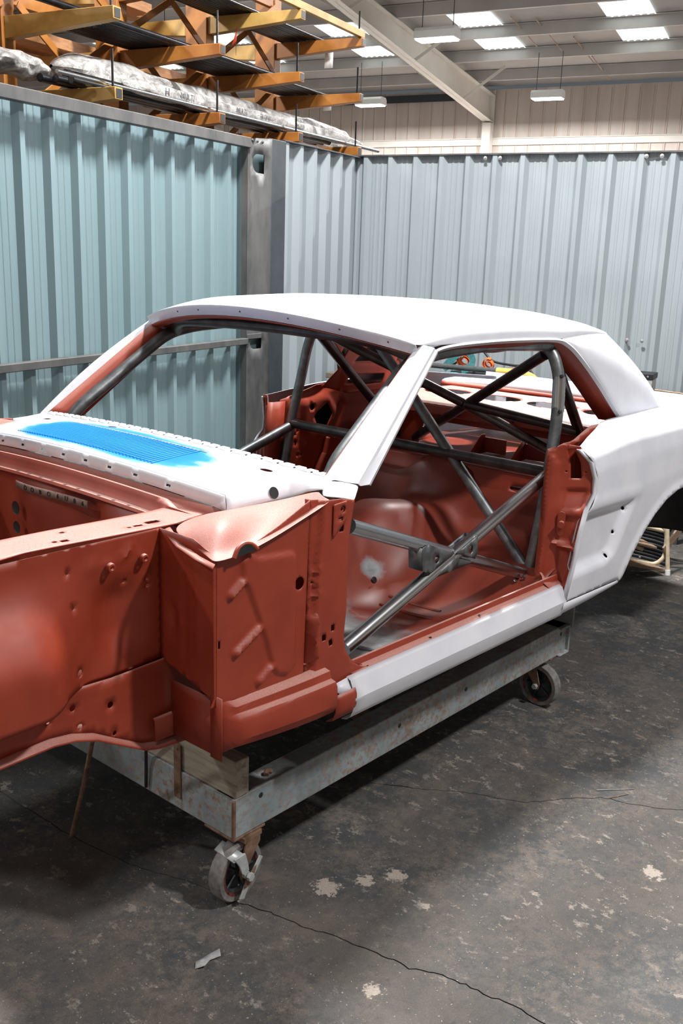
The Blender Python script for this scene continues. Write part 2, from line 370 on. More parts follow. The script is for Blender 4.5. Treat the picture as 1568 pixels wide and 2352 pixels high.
# ---- stamped sheet metal: outline with holes, mapped on any surface, beads pressed into it
def dens(loop, step):
    out = []
    for a, b in zip(loop, loop[1:] + loop[:1]):
        n = max(1, int(math.ceil(math.dist(a, b) / step)))
        out += [(a[0] + (b[0]-a[0])*k/n, a[1] + (b[1]-a[1])*k/n) for k in range(n)]
    return out
def pip(P, loop):
    x, y = P[:, 0], P[:, 1]; inside = np.zeros(len(P), bool)
    L = np.array(loop); M_ = np.roll(L, -1, 0)
    for (x0, y0), (x1, y1) in zip(L, M_):
        if y0 == y1: continue
        c = ((y0 > y) != (y1 > y)) & (x < (x1-x0)*(y-y0)/(y1-y0) + x0); inside ^= c
    return inside
def segdist(P, line, closed=False):
    L = np.array(line, float); d = np.full(len(P), 1e9)
    if len(L) == 1: return np.hypot(*(P - L[0]).T)
    for a, b in zip(L[:-1] if not closed else L, L[1:] if not closed else np.roll(L, -1, 0)):
        ab = b - a; t = np.clip(((P - a) @ ab) / max(ab @ ab, 1e-12), 0, 1)
        d = np.minimum(d, np.hypot(*(P - a - t[:, None]*ab).T))
    return d
def sstep(x): x = np.clip(x, 0, 1); return x*x*(3 - 2*x)
def relief_h(P, relief):
    h = np.zeros(len(P))
    for r in relief:
        if r[0] == 'bead': h += r[3] * sstep(1 - segdist(P, r[1]) / r[2])
        elif r[0] == 'poly':
            d = segdist(P, r[1], True); ins = pip(P, r[1]); h += np.where(ins, r[2] * sstep(d / r[3]), 0)
        elif r[0] == 'fn': h += r[1](P[:, 0], P[:, 1])
    return h
def circle2(c, r, n=12, ry=None): return [(c[0] + r*math.cos(2*math.pi*k/n), c[1] + (ry or r)*math.sin(2*math.pi*k/n)) for k in range(n)]
def rect2(c, w, h, rot=0.0):
    cs, sn = math.cos(rot), math.sin(rot)
    return [(c[0] + a*cs - b*sn, c[1] + a*sn + b*cs) for a, b in ((-w/2, -h/2), (w/2, -h/2), (w/2, h/2), (-w/2, h/2))]
def panel(name, outline, fmap, mat, parent=None, holes=(), relief=(), step=0.014, thick=0.0016, mirror=False, smooth=50, label=None):
    loops = [dens(list(outline), step)] + [dens(list(h), step) for h in holes]
    co = []; ed = []
    for L in loops:
        n0 = len(co); co += L; ed += [(n0 + i, n0 + (i+1) % len(L)) for i in range(len(L))]
    O = np.array(loops[0]); lo, hi = O.min(0), O.max(0)
    gx, gy = np.meshgrid(np.arange(lo[0] + step*.5, hi[0], step), np.arange(lo[1] + step*.5, hi[1], step))
    gx[1::2] += step*.5
    G = np.stack([gx.ravel(), gy.ravel()], 1)
    keep = pip(G, loops[0])
    for k, L in enumerate(loops):
        keep &= segdist(G, L, True) > step*.45
        if k: keep &= ~pip(G, L)
    co += [tuple(q) for q in G[keep]]
    vs, es, fs, *_ = delaunay_2d_cdt([Vector(c) for c in co], ed, [], 0, 1e-6)
    V2 = np.array([tuple(v) for v in vs]); F = [tuple(f) for f in fs]
    C = np.array([V2[list(f)].mean(0) for f in F]); ok = pip(C, loops[0])
    for L in loops[1:]: ok &= ~pip(C, L)
    F = [f for f, k in zip(F, ok) if k]
    h = relief_h(V2, relief); e = 1e-4; out = []
    for (u, v), hh in zip(V2, h):
        P0 = Vector(fmap(u, v))
        if hh:
            nrm = (Vector(fmap(u+e, v)) - P0).cross(Vector(fmap(u, v+e)) - P0)
            if nrm.length > 0: P0 = P0 + nrm.normalized() * hh
        out.append(P0)
    used = sorted({i for f in F for i in f}); idx = {i: k for k, i in enumerate(used)}
    out = [out[i] for i in used]; F = [tuple(idx[i] for i in f) for f in F]
    if mirror: out = [Vector((q.x, -q.y, q.z)) for q in out]; F = [f[::-1] for f in F]
    return mk(name, out, F, mat, parent, smooth=smooth, solid=thick, label=label)
def yplane(y): return lambda u, v: (u, y, v)
def xplane(x): return lambda u, v: (x, u, v)
def interp(xs, ys): return lambda x: float(np.interp(x, xs, ys))
# ================================================================== SETTING
# ---- concrete floor: slabs with open joints / cracks between them
def offset_line(line, d):
    out = []
    for i, q in enumerate(line):
        a = Vector(line[max(i-1, 0)]); b = Vector(line[min(i+1, len(line)-1)]); t = (b - a).normalized()
        out.append((q[0] - t.y*d, q[1] + t.x*d))
    return out
JOINT1 = [(-0.95, 9.0), (-0.55, 1.6), (-0.47, 0.30), (-0.455, -0.05), (-0.418, -0.315), (-0.38, -0.429), (-0.34, -0.543), (-0.321, -0.667), (-0.289, -0.762), (-0.269, -0.874), (-0.234, -0.973), (-0.22, -1.06), (-0.203, -1.126), (-0.201, -1.174), (-0.168, -1.231), (-0.15, -1.311), (-0.146, -1.36), (-0.128, -1.435), (-0.128, -1.507), (-0.05, -2.2), (0.3, -12)]
JOINT2 = [(-0.45, 9.0), (-0.12, 1.2), (-0.014, 0.4), (0.071, 0.129), (0.214, -0.169), (0.263, -0.248), (0.388, -0.471), (0.455, -0.559), (0.511, -0.665), (0.572, -0.748), (0.623, -0.819), (0.655, -0.902), (0.698, -0.977), (0.746, -1.015), (0.815, -1.058), (0.909, -1.154), (0.93, -1.222), (0.966, -1.298), (1.023, -1.375), (1.5, -2.1), (7.0, -12)]
def jag(line, step=0.016, amp=0.0032):
    out = []
    for a, b in zip(line[:-1], line[1:]):
        n = max(1, min(12, int(math.dist(a, b)/step)))
        for k in range(n):
            t = k/n; w = amp if math.dist(a, b) < 1 else 0
            out.append((a[0]+(b[0]-a[0])*t + random.uniform(-w, w), a[1]+(b[1]-a[1])*t + random.uniform(-w, w)))
    return out + [line[-1]]
J1, J2 = jag(JOINT1), jag(JOINT2)
floor = mk('floor', [(-9, -12, -0.016), (26, -12, -0.016), (26, 26, -0.016), (-9, 26, -0.016)], [(0, 1, 2, 3)], 'crack_fill', smooth=None)
tag(floor, 'stained grey brown concrete floor with cracks', kind='structure')
def slab(poly):
    bm = bmesh.new(); vs = [bm.verts.new((x, y, 0)) for x, y in poly]
    f = bm.faces.new(vs); bmesh.ops.triangulate(bm, faces=[f])
    bot = [bm.verts.new((x, y, -0.03)) for x, y in poly]
    for i in range(len(vs)):
        j = (i+1) % len(vs); bm.faces.new((vs[i], bot[i], bot[j], vs[j]))
    bmesh.ops.recalc_face_normals(bm, faces=bm.faces)
    me = bpy.data.meshes.new('slab'); bm.to_mesh(me); bm.free(); me.materials.append(MATS['concrete'])
    if sum(p_.normal.z * p_.area for p_ in me.polygons) < 0: me.flip_normals()
    o = bpy.data.objects.new('slab', me); COL.objects.link(o); setp(o, floor); return o
slab([(-9, 9), (-9, -12)] + offset_line(J1, -0.002)[::-1])
slab(offset_line(J1, 0.002)[::-1] + offset_line(J2, -0.0017))
slab(offset_line(J2, 0.0017) + [(26, -12), (26, 26), (-0.45, 26)])

# ---- corrugated partition round the car
def profile(pitch, n, depth, u0, top=0.045, slope=0.020, minor=True):
    pts = []
    flat = pitch - top - 2*slope
    for k in range(n):
        b = u0 + k*pitch
        pts += [(b, 0)]
        if minor:
            for c in (0.33, 0.67):
                pts += [(b + flat*c - 0.010, 0), (b + flat*c - 0.006, 0.003), (b + flat*c + 0.006, 0.003), (b + flat*c + 0.010, 0)]
        pts += [(b + flat, 0), (b + flat + slope, depth), (b + flat + slope + top, depth), (b + pitch, 0)]
    return pts
def sheet(parent, mat, prof, z0, z1, fm):
    """fm(u, d, z) -> world"""
    rows = [[fm(u, d, z) for u, d in prof] for z in (z0, z1)]
    return grid('sheet', rows, mat, parent, smooth=None, solid=0.0012)
wl = empty('wall_left', W(1.2, 0, 0), kind='structure', label='pale blue and white corrugated steel partition left of the car')
left_fm = lambda u, d, z: W(u, d, z)
P5 = 0.190
for k in range(-3, 2):
    u0 = 0.530 + k*P5*5 - 0.030
    sheet(wl, 'blue_sheet', profile(P5, 5, 0.034, u0 + 0.0, top=0.030, slope=0.018, minor=True) + [(u0 + P5*5 + 0.004, 0.002)], 0.02, 2.38, lambda u, d, z: W(min(u, 1.93), d, z))
# steel frame of the blue part
def box_w(name, u0, u1, v0, v1, z0, z1, mat, parent, bevel=0.004):
    v = [W(u, v_, z) for z in (z0, z1) for u, v_ in ((u0, v0), (u1, v0), (u1, v1), (u0, v1))]
    f = [(0, 1, 2, 3), (7, 6, 5, 4), (0, 4, 5, 1), (1, 5, 6, 2), (2, 6, 7, 3), (3, 7, 4, 0)]
    return mk(name, v, f, mat, parent, smooth=30, bevel=bevel)
box_w('top_rail', -2.8, 1.94, 0.050, 0.098, 2.352, 2.412, 'partition_steel', wl)
box_w('tie_rail', -2.8, 1.94, 0.045, 0.090, 1.160, 1.200, 'partition_steel', wl)
box_w('bottom_rail', -2.8, 1.94, -0.03, 0.05, 0.0, 0.06, 'partition_steel', wl)
slot = lambda u0, u1, z0, z1: [(u0 + (u1-u0)*0.42 + (u1-u0)*0.42*math.cos(t), (z0+z1)/2 + (z1-z0)/2*math.sin(t)) for t in np.linspace(math.pi*0.5, math.pi*1.5, 9)] + [(u1, z0), (u1, z1)]
panel('post', [(1.93, 0.0), (2.213, 0.0), (2.213, 2.432), (1.93, 2.412)], lambda u, v: W(u, 0.078, v), 'partition_steel', wl,
      holes=[slot(1.982, 2.125, 2.215, 2.328), slot(1.972, 2.115, 1.124, 1.190)], step=0.06, thick=0.006)
box_w('post_side', 1.930, 1.938, -0.05, 0.075, 0.0, 2.412, 'partition_steel', wl, 0.001)
box_w('post_back', 1.94, 2.21, 0.010, 0.020, 0.0, 2.42, 'blue_sheet', wl, 0.001)
box_w('tie_bracket', 1.93, 2.10, 0.080, 0.088, 1.192, 1.224, 'partition_steel', wl, 0.002)
for u in (1.975, 2.035, 2.095):
    v_, f_ = lathe([(0, 0.012), (0.006, 0.011), (0.009, 0.006), (0.010, 0)], W(u, 0.079, 2.402), WV, 8); mk('rivet', v_, f_, 'partition_steel', wl)
box_w('dark_post', 2.213, 2.425, -0.04, 0.062, 0.0, 2.440, 'dark_post_paint', wl, 0.003)
box_w('dark_post_lip', 2.213, 2.232, 0.055, 0.075, 0.0, 2.436, 'dark_post_paint', wl, 0.003)
# white part of the left run
PW = 0.1955
white_prof = [(2.428, 0.036), (2.428, 0.036)] + profile(PW, 6, -0.036, 2.428 + 0.075, top=0.092, slope=0.004, minor=False)
white_prof = [(2.430, 0.0)]
for k in range(6):
    b = 2.430 + k*PW
    white_prof += [(b + 0.030, 0.042), (b + 0.066, 0.042), (b + 0.092, 0.0), (b + 0.120, 0.0), (b + 0.124, 0.003), (b + 0.132, 0.003), (b + 0.136, 0.0), (b + PW, 0.0)]
sheet(wl, 'white_sheet', [(min(u, 3.585), d) for u, d in white_prof], 0.02, 2.448, left_fm)
box_w('top_flashing', 2.425, 3.60, -0.02, 0.052, 2.444, 2.452, 'dark_post_paint', wl, 0.001)
# back run
wb = empty('wall_back', W(3.6, 2.5, 0), kind='structure', label='white corrugated steel partition behind the car')
back_fm = lambda v, d, z: W(3.600 - d, v, z)
PB = 0.2035
for k in range(0, 8):
    v0 = 0.13 + (k-1)*PB*5
    pr = profile(PB, 5, 0.036, v0, top=0.030, slope=0.026)
    pr = [(max(a, 0.0), d) for a, d in pr] + [(v0 + PB*5 + 0.005, 0.003)]
    sheet(wb, 'white_sheet', pr, 0.02, 2.462, back_fm)
mk('top_flashing', *MB().extrude([(-0.045, 0), (0.02, 0), (0.02, 0.010), (-0.045, 0.010)], W(3.6, 0, 2.458), W(3.6, 8.0, 2.458), WU, (0, 0, 1)).__dict__.values(), 'partition_steel', wb, smooth=30)
def screw(P, n, parent):
    v_, f_ = lathe([(0, 0.007), (0.006, 0.006), (0.008, 0.002), (0.014, 0.001), (0.014, -0.002)], P, n, 10); mk('screw', v_, f_, 'galvanised', parent)
for v, z in ((1.035, 2.435), (1.145, 2.435), (2.155, 2.435), (2.255, 2.435), (2.155, 1.23), (2.255, 1.23), (1.145, 1.23)):
    screw(W(3.562, v, z), -WU, wb)
screw(W(2.445, 0.042, 2.42), WV, wl); screw(W(2.445, 0.042, 1.15), WV, wl)

# ---- the building: far wall, roof, rafters, purlins
UF = 20.0
wf = empty('wall_far', W(UF, 0, 0), kind='structure', label='cream sheet metal end wall of the workshop')
pr = []
for k in range(-56, 60):
    b = -4.0 + k*0.305
    pr += [(b, 0), (b + 0.26, 0), (b + 0.275, 0.018), (b + 0.29, 0.018)]
for k in range(4):
    seg = pr[k*116:(k+1)*116 + 1]
    grid('sheet', [[W(UF - d, a, z) for a, d in seg] for z in (0, 5.55)], 'far_wall_sheet', wf, smooth=20)
for k in range(-30, 30):
    b = -4.0 + k*0.305 + 0.252
    box_w('seam_strip', UF - 0.006, UF - 0.001, b, b + 0.012, 2.0, 5.5, 'rust_line', wf, 0)
for z in (2.0, 4.32):
    mk('girt', *MB().extrude([(0, 0), (0, 0.16), (-0.06, 0.16), (-0.06, 0.145), (-0.012, 0.145), (-0.012, 0.012), (-0.06, 0.012), (-0.06, 0)], W(UF - 0.02, -18, z), W(UF - 0.02, 12, z), WU, (0, 0, 1)).__dict__.values(), 'steel_white_paint', wf, smooth=30)
# other two walls of the hall
wr = box_w('wall_right', -9, UF, 14.0, 14.1, 0, 7.6, 'far_wall_sheet', None, 0); tag(wr, 'cream side wall of the workshop out of view', kind='structure')
wn = box_w('wall_near', -9.1, -9, -18, 14.0, 0, 7.9, 'far_wall_sheet', None, 0); tag(wn, 'cream wall of the workshop behind the photographer', kind='structure')
wo = box_w('wall_outer', -9, UF, -18.1, -18.0, 0, 7.6, 'far_wall_sheet', None, 0); tag(wo, 'cream side wall of the workshop beyond the racks', kind='structure')
SL = 0.085
zc = lambda u: 5.62 + SL*(UF - u)
ceil = mk('ceiling', [W(UF, -18, zc(UF)), W(UF, 14, zc(UF)), W(-9, 14, zc(-9)), W(-9, -18, zc(-9))], [(0, 1, 2, 3)], 'ceiling_liner', smooth=None)
tag(ceil, 'pale lined sheet roof over the workshop', kind='structure')
Zsec = [(-0.06, 0), (-0.06, -0.02), (-0.052, -0.02), (-0.052, -0.006), (-0.004, -0.006), (-0.004, -0.205), (0.06, -0.205), (0.06, -0.19), (0.054, -0.19), (0.054, -0.199), (0.004, -0.199), (0.004, 0)]
u = 18.68
while u > -8:
    mk('purlin', *MB().extrude(Zsec, W(u, -18, zc(u) - 0.004), W(u, 14, zc(u) - 0.004), WU, (0, 0, 1)).__dict__.values(), 'purlin_paint', ceil, smooth=30)
    u -= 1.475
# skylights in strips between the purlins
n_sky = 0
for v0 in (-1.13, -3.90, -6.66, -9.42, -12.2, 1.65, 4.4):
    for ua, ub in ((14.32, 15.66), (15.80, 17.12)):
        pf = []
        for k in range(7):
            b = v0 + k*0.125
            pf += [(b, 0), (b + 0.07, 0), (b + 0.085, 0.016), (b + 0.11, 0.016)]
        grid('skylight', [[W(uu, a, zc(uu) - 0.012 - d) for a, d in pf] for uu in (ua, ub)], 'skylight_panel', ceil, smooth=20)
# rafters (tapered I beams) on columns
def rafter(v):
    Tn = lambda uu: 5.60 + 0.085*(UF - uu) - 0.20
    Bn = lambda uu: 4.80 + 0.112*(UF - uu) if uu > 6 else 4.80 + 0.112*(UF - 6) + 0.085*(6 - uu)
    mb = MB()
    us = [19.95, 6.0, -8.9]
    for a, b in zip(us[:-1], us[1:]):
        mb.add([W(x_, v + s_*0.006, z_) for s_ in (-1, 1) for x_, z_ in ((a, Bn(a)), (b, Bn(b)), (b, Tn(b)), (a, Tn(a)))], [(0, 1, 2, 3), (7, 6, 5, 4), (0, 4, 5, 1), (2, 6, 7, 3)])
        for fn, t in ((Bn, 0.014), (Tn, -0.014)):
            mb.add([W(x_, v + s_*0.11, fn(x_) + dz) for dz in (0, t) for x_, s_ in ((a, -1), (a, 1), (b, 1), (b, -1))], [(0, 1, 2, 3), (7, 6, 5, 4), (0, 4, 5, 1), (1, 5, 6, 2), (2, 6, 7, 3), (3, 7, 4, 0)])
    mb.add([W(19.90 + d, v + s_*0.11, z_) for d in (0, 0.03) for s_, z_ in ((-1, 4.62), (1, 4.62), (1, 5.52), (-1, 5.52))], [(0, 1, 2, 3), (7, 6, 5, 4), (0, 4, 5, 1), (1, 5, 6, 2), (2, 6, 7, 3), (3, 7, 4, 0)])
    mb.build('rafter', 'steel_white_paint', ceil, smooth=30)
    for uu in (17.9, 15.2, 12.4, 9.6):        # flange braces up to the purlins
        for s_ in (-1, 1):
            mb = MB(); p0, p1, sd, up_ = frame_between(W(uu, v + s_*0.08, Bn(uu) + 0.02), W(uu - 0.05, v + s_*1.0, zc(uu) - 0.15), WU)
            mb.extrude([(-0.03, -0.003), (0.03, -0.003), (0.03, 0.003), (-0.03, 0.003)], p0, p1, sd, up_).build('flange_brace', 'steel_white_paint', ceil, smooth=30)
for v in (-4.68, -12.2, 2.9, 10.4): rafter(v)
for k, v in enumerate((-4.68, 2.9)):
    mb = MB()
    mb.add([W(19.72 + a, v + b, z) for z in (0, 4.80) for a, b in ((0, -0.10), (0.24, -0.10), (0.24, 0.10), (0, 0.10))], [(0, 1, 2, 3), (7, 6, 5, 4), (0, 4, 5, 1), (1, 5, 6, 2), (2, 6, 7, 3), (3, 7, 4, 0)])
    mb.build('column', 'steel_white_paint', wf, smooth=30)
# sag rods between the purlins
for (ua, ub, v) in ((15.2, 16.6, -2.75), (15.4, 16.9, -2.35), (16.6, 17.9, -1.95), (17.9, 19.2, -1.9)):
    tube('sag_rod', [W(ua, v, zc(ua) - 0.04), W(ub, v + 0.1, zc(ub) - 0.17)], 0.012, 'rust_line', ceil, seg=6)
mk('roof_bracket', *MB().box((-0.5, -0.15, -0.10), (0.5, 0.15, 0.05), Matrix.Translation(W(13.2, -2.0, 6.0))).__dict__.values(), 'dark_post_paint', ceil, smooth=30)
mk('eave_gap', *MB().extrude([(0, 0), (0.05, 0), (0.05, 0.16), (0, 0.16)], W(UF - 0.07, -10.5, 5.33), W(UF - 0.07, -4.9, 5.33), WU, (0, 0, 1)).__dict__.values(), 'dark_post_paint', wf, smooth=30)

# ---- high bay lights
def lamp_proto():
    r = empty('high_bay_light', (0, 0, 0))
    mb = MB(); hw, hl = 0.15, 0.31
    pf = [(-hw, -0.13), (hw, -0.13), (hw, -0.03), (hw - 0.05, 0.02), (-hw + 0.05, 0.02), (-hw, -0.03)]
    mb.extrude(pf, (0, -hl, 0), (0, hl, 0), (1, 0, 0), (0, 0, 1)).build('housing', 'lamp_housing', r, smooth=30, bevel=0.004)
    MB().box((-hw + 0.02, -hl + 0.02, -0.150), (hw - 0.02, hl - 0.02, -0.129)).build('diffuser', 'lamp_diffuser', r, smooth=30)
    for s_ in (-1, 1):
        mb = MB(); mb.cyl((0, s_*0.24, 0.02), (0, s_*0.24, 0.72), 0.006, seg=6); mb.build('suspension_cable', 'dark_post_paint', r)
    return r
proto = lamp_proto()
def copy_tree(o, parent=None):
    c = o.copy(); COL.objects.link(c)
    if parent is not None: c.parent = parent
    for ch in o.children: copy_tree(ch, c)
    return c
LAMPS = [(16.9, -2.45, 4.97, 'white boxy high bay light hanging right of the column'),
         (10.95, -2.42, 4.93, 'white boxy high bay light hanging near the big rafter'),
         (16.75, -6.25, 4.95, 'white boxy high bay light behind the rack arms'),
         (6.9, 1.6, 5.6, 'white boxy high bay light hanging beyond the car rear, out of view'),
         (0.9, 1.6, 5.7, 'white boxy high bay light hanging over the car, out of view'),
         (-1.0, 5.9, 5.7, 'white boxy high bay light hanging over the floor right of the car, out of view'),
         (6.9, 6.2, 5.6, 'white boxy high bay light hanging over the far right floor, out of view'),
         (-5.2, 3.8, 5.9, 'white boxy high bay light hanging behind the photographer, out of view'),
         (0.9, -3.4, 5.45, 'white boxy high bay light hanging past the rack middle, out of view'),
         (-5.2, -3.4, 5.9, 'white boxy high bay light hanging over the rack near end, out of view'),
         (10.9, 3.0, 5.0, 'white boxy high bay light hanging far behind the car, out of view'),
         (10.9, -7.0, 5.0, 'white boxy high bay light hanging deep behind the rack, out of view')]
roots = [proto] + [copy_tree(proto) for _ in LAMPS[1:]]
for i, (lu, lv, lz, lab) in enumerate(LAMPS):
    r = roots[i]
    r.location = W(lu, lv, lz); r.rotation_euler = (0, 0, TH)
    tag(r, lab, 'light', 'high bay lights')
    ld = bpy.data.lights.new('high_bay_lamp', 'AREA'); ld.shape = 'RECTANGLE'; ld.size = 0.25; ld.size_y = 0.56
    ld.energy = LAMP_W * LAMP_GAIN.get(i, 1.0); ld.color = (1.0, 0.975, 0.955)
    lo = bpy.data.objects.new('high_bay_lamp', ld); COL.objects.link(lo); lo.parent = r; lo.location = (0, 0, -0.156)
# ================================================================== CAR BODY SHELL
car = empty('vintage_car', (0.7, 0, 0.42), 'stripped vintage coupe body shell in white and red primer on a wheeled dolly', 'car')
RED, WHT = 'red_primer', 'white_primer'
def mir(pts): return [(q[0], -q[1], q[2]) for q in pts]
SIDES = ((1, False), (-1, True))          # near side built at -y, far side mirrored

# ---- roof skin
hx = lambda y: 0.425 - 0.145*(1 - (y/0.64)**2)          # windscreen header, lower edge
hz = lambda y: 1.455 + 0.080*(1 - (y/0.64)**2)
ye_x = [0.28, 0.43, 0.55, 0.85, 1.15, 1.31, 1.50, 1.65, 1.79]; ye_y = [0.63, 0.632, 0.637, 0.640, 0.634, 0.622, 0.602, 0.582, 0.560]
ze_x = [0.28, 0.43, 0.52, 0.62, 0.85, 1.15, 1.31, 1.50, 1.65, 1.79]; ze_z = [1.465, 1.470, 1.480, 1.484, 1.486, 1.480, 1.470, 1.474, 1.472, 1.462]
ye, ze = interp(ye_x, ye_y), interp(ze_x, ze_z)
czx, czz = [0.26, 0.40, 0.6, 0.9, 1.2, 1.45, 1.65, 1.80], [1.553, 1.572, 1.586, 1.594, 1.585, 1.562, 1.530, 1.492]
czf = interp(czx, czz)
rows = []; NX, NT = 30, 36
for i in range(NX + 1):
    t = i/NX; row = []
    for j in range(NT + 1):
        th = math.pi*j/NT; c, s = math.cos(th), math.sin(th); n = 2.9
        fy = -math.copysign(abs(c)**(2/n), c); fz = abs(s)**(2/n)
        xf = hx(fy*0.632) - 0.012; xr = 1.80 - 0.02*fy*fy
        x = xf + (xr - xf)*t
        xe = 0.425 + (1.79 - 0.425)*t
        e, z0 = ye(xe), ze(xe)
        zc_ = czf(x)
        zs = z0 + (max(zc_, z0) - z0)*fz
        k = min(1.0, t/0.20); k = 1 - (1 - k)**2.2
        zf = hz(fy*0.632) + 0.034
        row.append((x, fy*e, zf + (zs - zf)*k))
    rows.append(row)
grid('roof_panel', rows, WHT, car, smooth=70, solid=0.002, sub=1)
# header channel over the windscreen
ys = np.linspace(-0.632, 0.632, 41)
grid('windscreen_header', [[(hx(y) - 0.010, y, hz(y) + 0.034) for y in ys], [(hx(y) - 0.004, y, hz(y) + 0.028) for y in ys], [(hx(y) + 0.004, y, hz(y) + 0.002) for y in ys], [(hx(y) + 0.018, y, hz(y) - 0.002) for y in ys]], WHT, car, solid=0.002)
grid('header_inner', [[(hx(y) + 0.006, y, hz(y) - 0.003) for y in ys], [(hx(y) + 0.05, y, hz(y) - 0.012) for y in ys], [(hx(y) + 0.10, y, hz(y) + 0.012) for y in ys]], RED, car, solid=0.002)
for y in (-0.55, -0.40, -0.22, -0.02, 0.2, 0.34):
    MB().cyl((hx(y) - 0.004, y, hz(y) + 0.018), (hx(y) + 0.002, y, hz(y) + 0.016), 0.0025, seg=8).build('trim_hole', 'black_rubber', car)
# ---- door and quarter window opening edge (drip side), sail panels
edge = [(0.452, 0.645, 1.440), (0.470, 0.643, 1.452), (0.500, 0.640, 1.465), (0.55, 0.638, 1.474), (0.65, 0.640, 1.480), (0.85, 0.641, 1.482), (1.05, 0.638, 1.478), (1.20, 0.632, 1.472), (1.29, 0.626, 1.464),
        (1.335, 0.628, 1.450), (1.385, 0.634, 1.424), (1.455, 0.650, 1.368), (1.55, 0.668, 1.285), (1.64, 0.684, 1.200), (1.712, 0.697, 1.134)]
for sg, far in SIDES:
    E = [Vector((x, -y*sg, z)) for x, y, z in edge]
    Ec = catmull(E, 4)
    v, f = sweep(Ec, [(-0.004, -0.007), (0.004, -0.007), (0.004, 0.007), (-0.004, 0.007)]); mk('drip_rail', v, f, WHT, car)
    inn = Vector((0, sg*1.0, 0)); cen = Vector((0.95, -0.62*sg, 1.25))
    rr = []
    for k_, (dy, din) in enumerate(((0.0, 0.0), (0.020, 0.008), (0.030, 0.024), (0.080, 0.046))):
        row = []
        for q in Ec:
            d = (cen - q); d.y = 0; d.normalize()
            row.append(q + inn*dy + d*din)
        rr.append(row)
    grid('opening_flange', rr, RED, car, solid=0.002)
    # sail panel
    top = [Vector((x, -ye(x)*sg, ze(x))) for x in np.linspace(1.31, 1.79, 9)]
    frontc = catmull([Vector((x, -y*sg, z)) for x, y, z in edge[8:]], 4); frontc[0] = top[0]
    rearc = [Vector((1.79, -0.560*sg, 1.462)).lerp(Vector((2.125, -0.690*sg, 1.148)), t) + Vector((0.018*math.sin(math.pi*t), 0, 0.012*math.sin(math.pi*t))) for t in np.linspace(0, 1, len(frontc))]
    bot = [Vector((1.712, -0.699*sg, 1.136)).lerp(Vector((2.125, -0.692*sg, 1.148)), t) for t in np.linspace(0, 1, 9)]
    rows = []
    for i in range(len(frontc)):
        tv = i/(len(frontc) - 1); row = []
        for j in range(9):
            tu = j/8
            c_ = frontc[i]*(1-tu) + rearc[i]*tu + top[j]*(1-tv) + bot[j]*tv - (top[0]*(1-tu)*(1-tv) + top[-1]*tu*(1-tv) + bot[0]*(1-tu)*tv + bot[-1]*tu*tv)
            row.append(c_ + Vector((0, -sg*0.022*math.sin(math.pi*tv)*math.sin(math.pi*min(1, tu*1.0)), 0)))
        rows.append(row)
    rows = [[q + Vector((0, sg*0.022, 0.014)) for q in rows[0]], [q + Vector((0, sg*0.008, 0.009)) for q in rows[0]]] + rows
    grid('sail_panel', rows, WHT, car, smooth=80, solid=0.002)
    grid('sail_cavity_shade', [[q + Vector((0, sg*0.012, 0)) for q in r] for r in rows[2:]], 'black_rubber', car, smooth=80, solid=0.001)  # black sheet paints the shade of the closed cavity behind the slots
    # windscreen pillar, closed section lofted from cowl to header
    s0 = [(-0.030, 0.672, 1.150), (-0.012, 0.705, 1.158), (0.018, 0.728, 1.150), (0.040, 0.742, 1.146), (0.046, 0.746, 1.140), (0.072, 0.756, 1.142), (0.090, 0.746, 1.134), (0.062, 0.690, 1.125), (-0.005, 0.655, 1.135)]
    s1 = [(0.440, 0.616, 1.482), (0.447, 0.632, 1.490), (0.470, 0.642, 1.484), (0.487, 0.647, 1.480), (0.492, 0.647, 1.475), (0.505, 0.649, 1.472), (0.512, 0.643, 1.462), (0.488, 0.612, 1.450), (0.440, 0.600, 1.456)]
    rows = []
    for i in range(9):
        t = i/8; bow = 0.012*math.sin(math.pi*t)
        row = [(a[0] + (b[0]-a[0])*t - bow, -sg*(a[1] + (b[1]-a[1])*t + bow), a[2] + (b[2]-a[2])*t + bow*0.6) for a, b in zip(s0, s1)]
        rows.append(row + row[:1])
    grid('windscreen_pillar', rows, WHT, car, smooth=14)
    rows = []
    for i in range(9):
        t = i/8
        rows.append([(a[0] + (b[0]-a[0])*t, -sg*(a[1] + (b[1]-a[1])*t), a[2] + (b[2]-a[2])*t) for a, b in (((-0.03, 0.668, 1.148), (0.424, 0.615, 1.468)), ((-0.004, 0.640, 1.130), (0.440, 0.590, 1.452)), ((0.06, 0.640, 1.10), (0.50, 0.590, 1.430)))])
    grid('pillar_inner', rows, RED, car, solid=0.002)
    # lower foot of the pillar down to the hinge post
    ft = [[(-0.030, 0.672, 1.150), (-0.012, 0.705, 1.158), (0.018, 0.728, 1.150), (0.032, 0.738, 1.146), (0.046, 0.744, 1.140)],
          [(-0.060, 0.705, 1.140), (-0.045, 0.735, 1.146), (-0.025, 0.752, 1.138), (-0.008, 0.760, 1.132), (0.008, 0.764, 1.126)],
          [(-0.104, 0.735, 1.130), (-0.094, 0.775, 1.136), (-0.072, 0.788, 1.132), (-0.052, 0.794, 1.127), (-0.032, 0.795, 1.120)]]
    grid('pillar_foot', [[(x, -sg*y, z) for x, y, z in r] for r in ft], WHT, car, smooth=60, solid=0.003, sub=1)

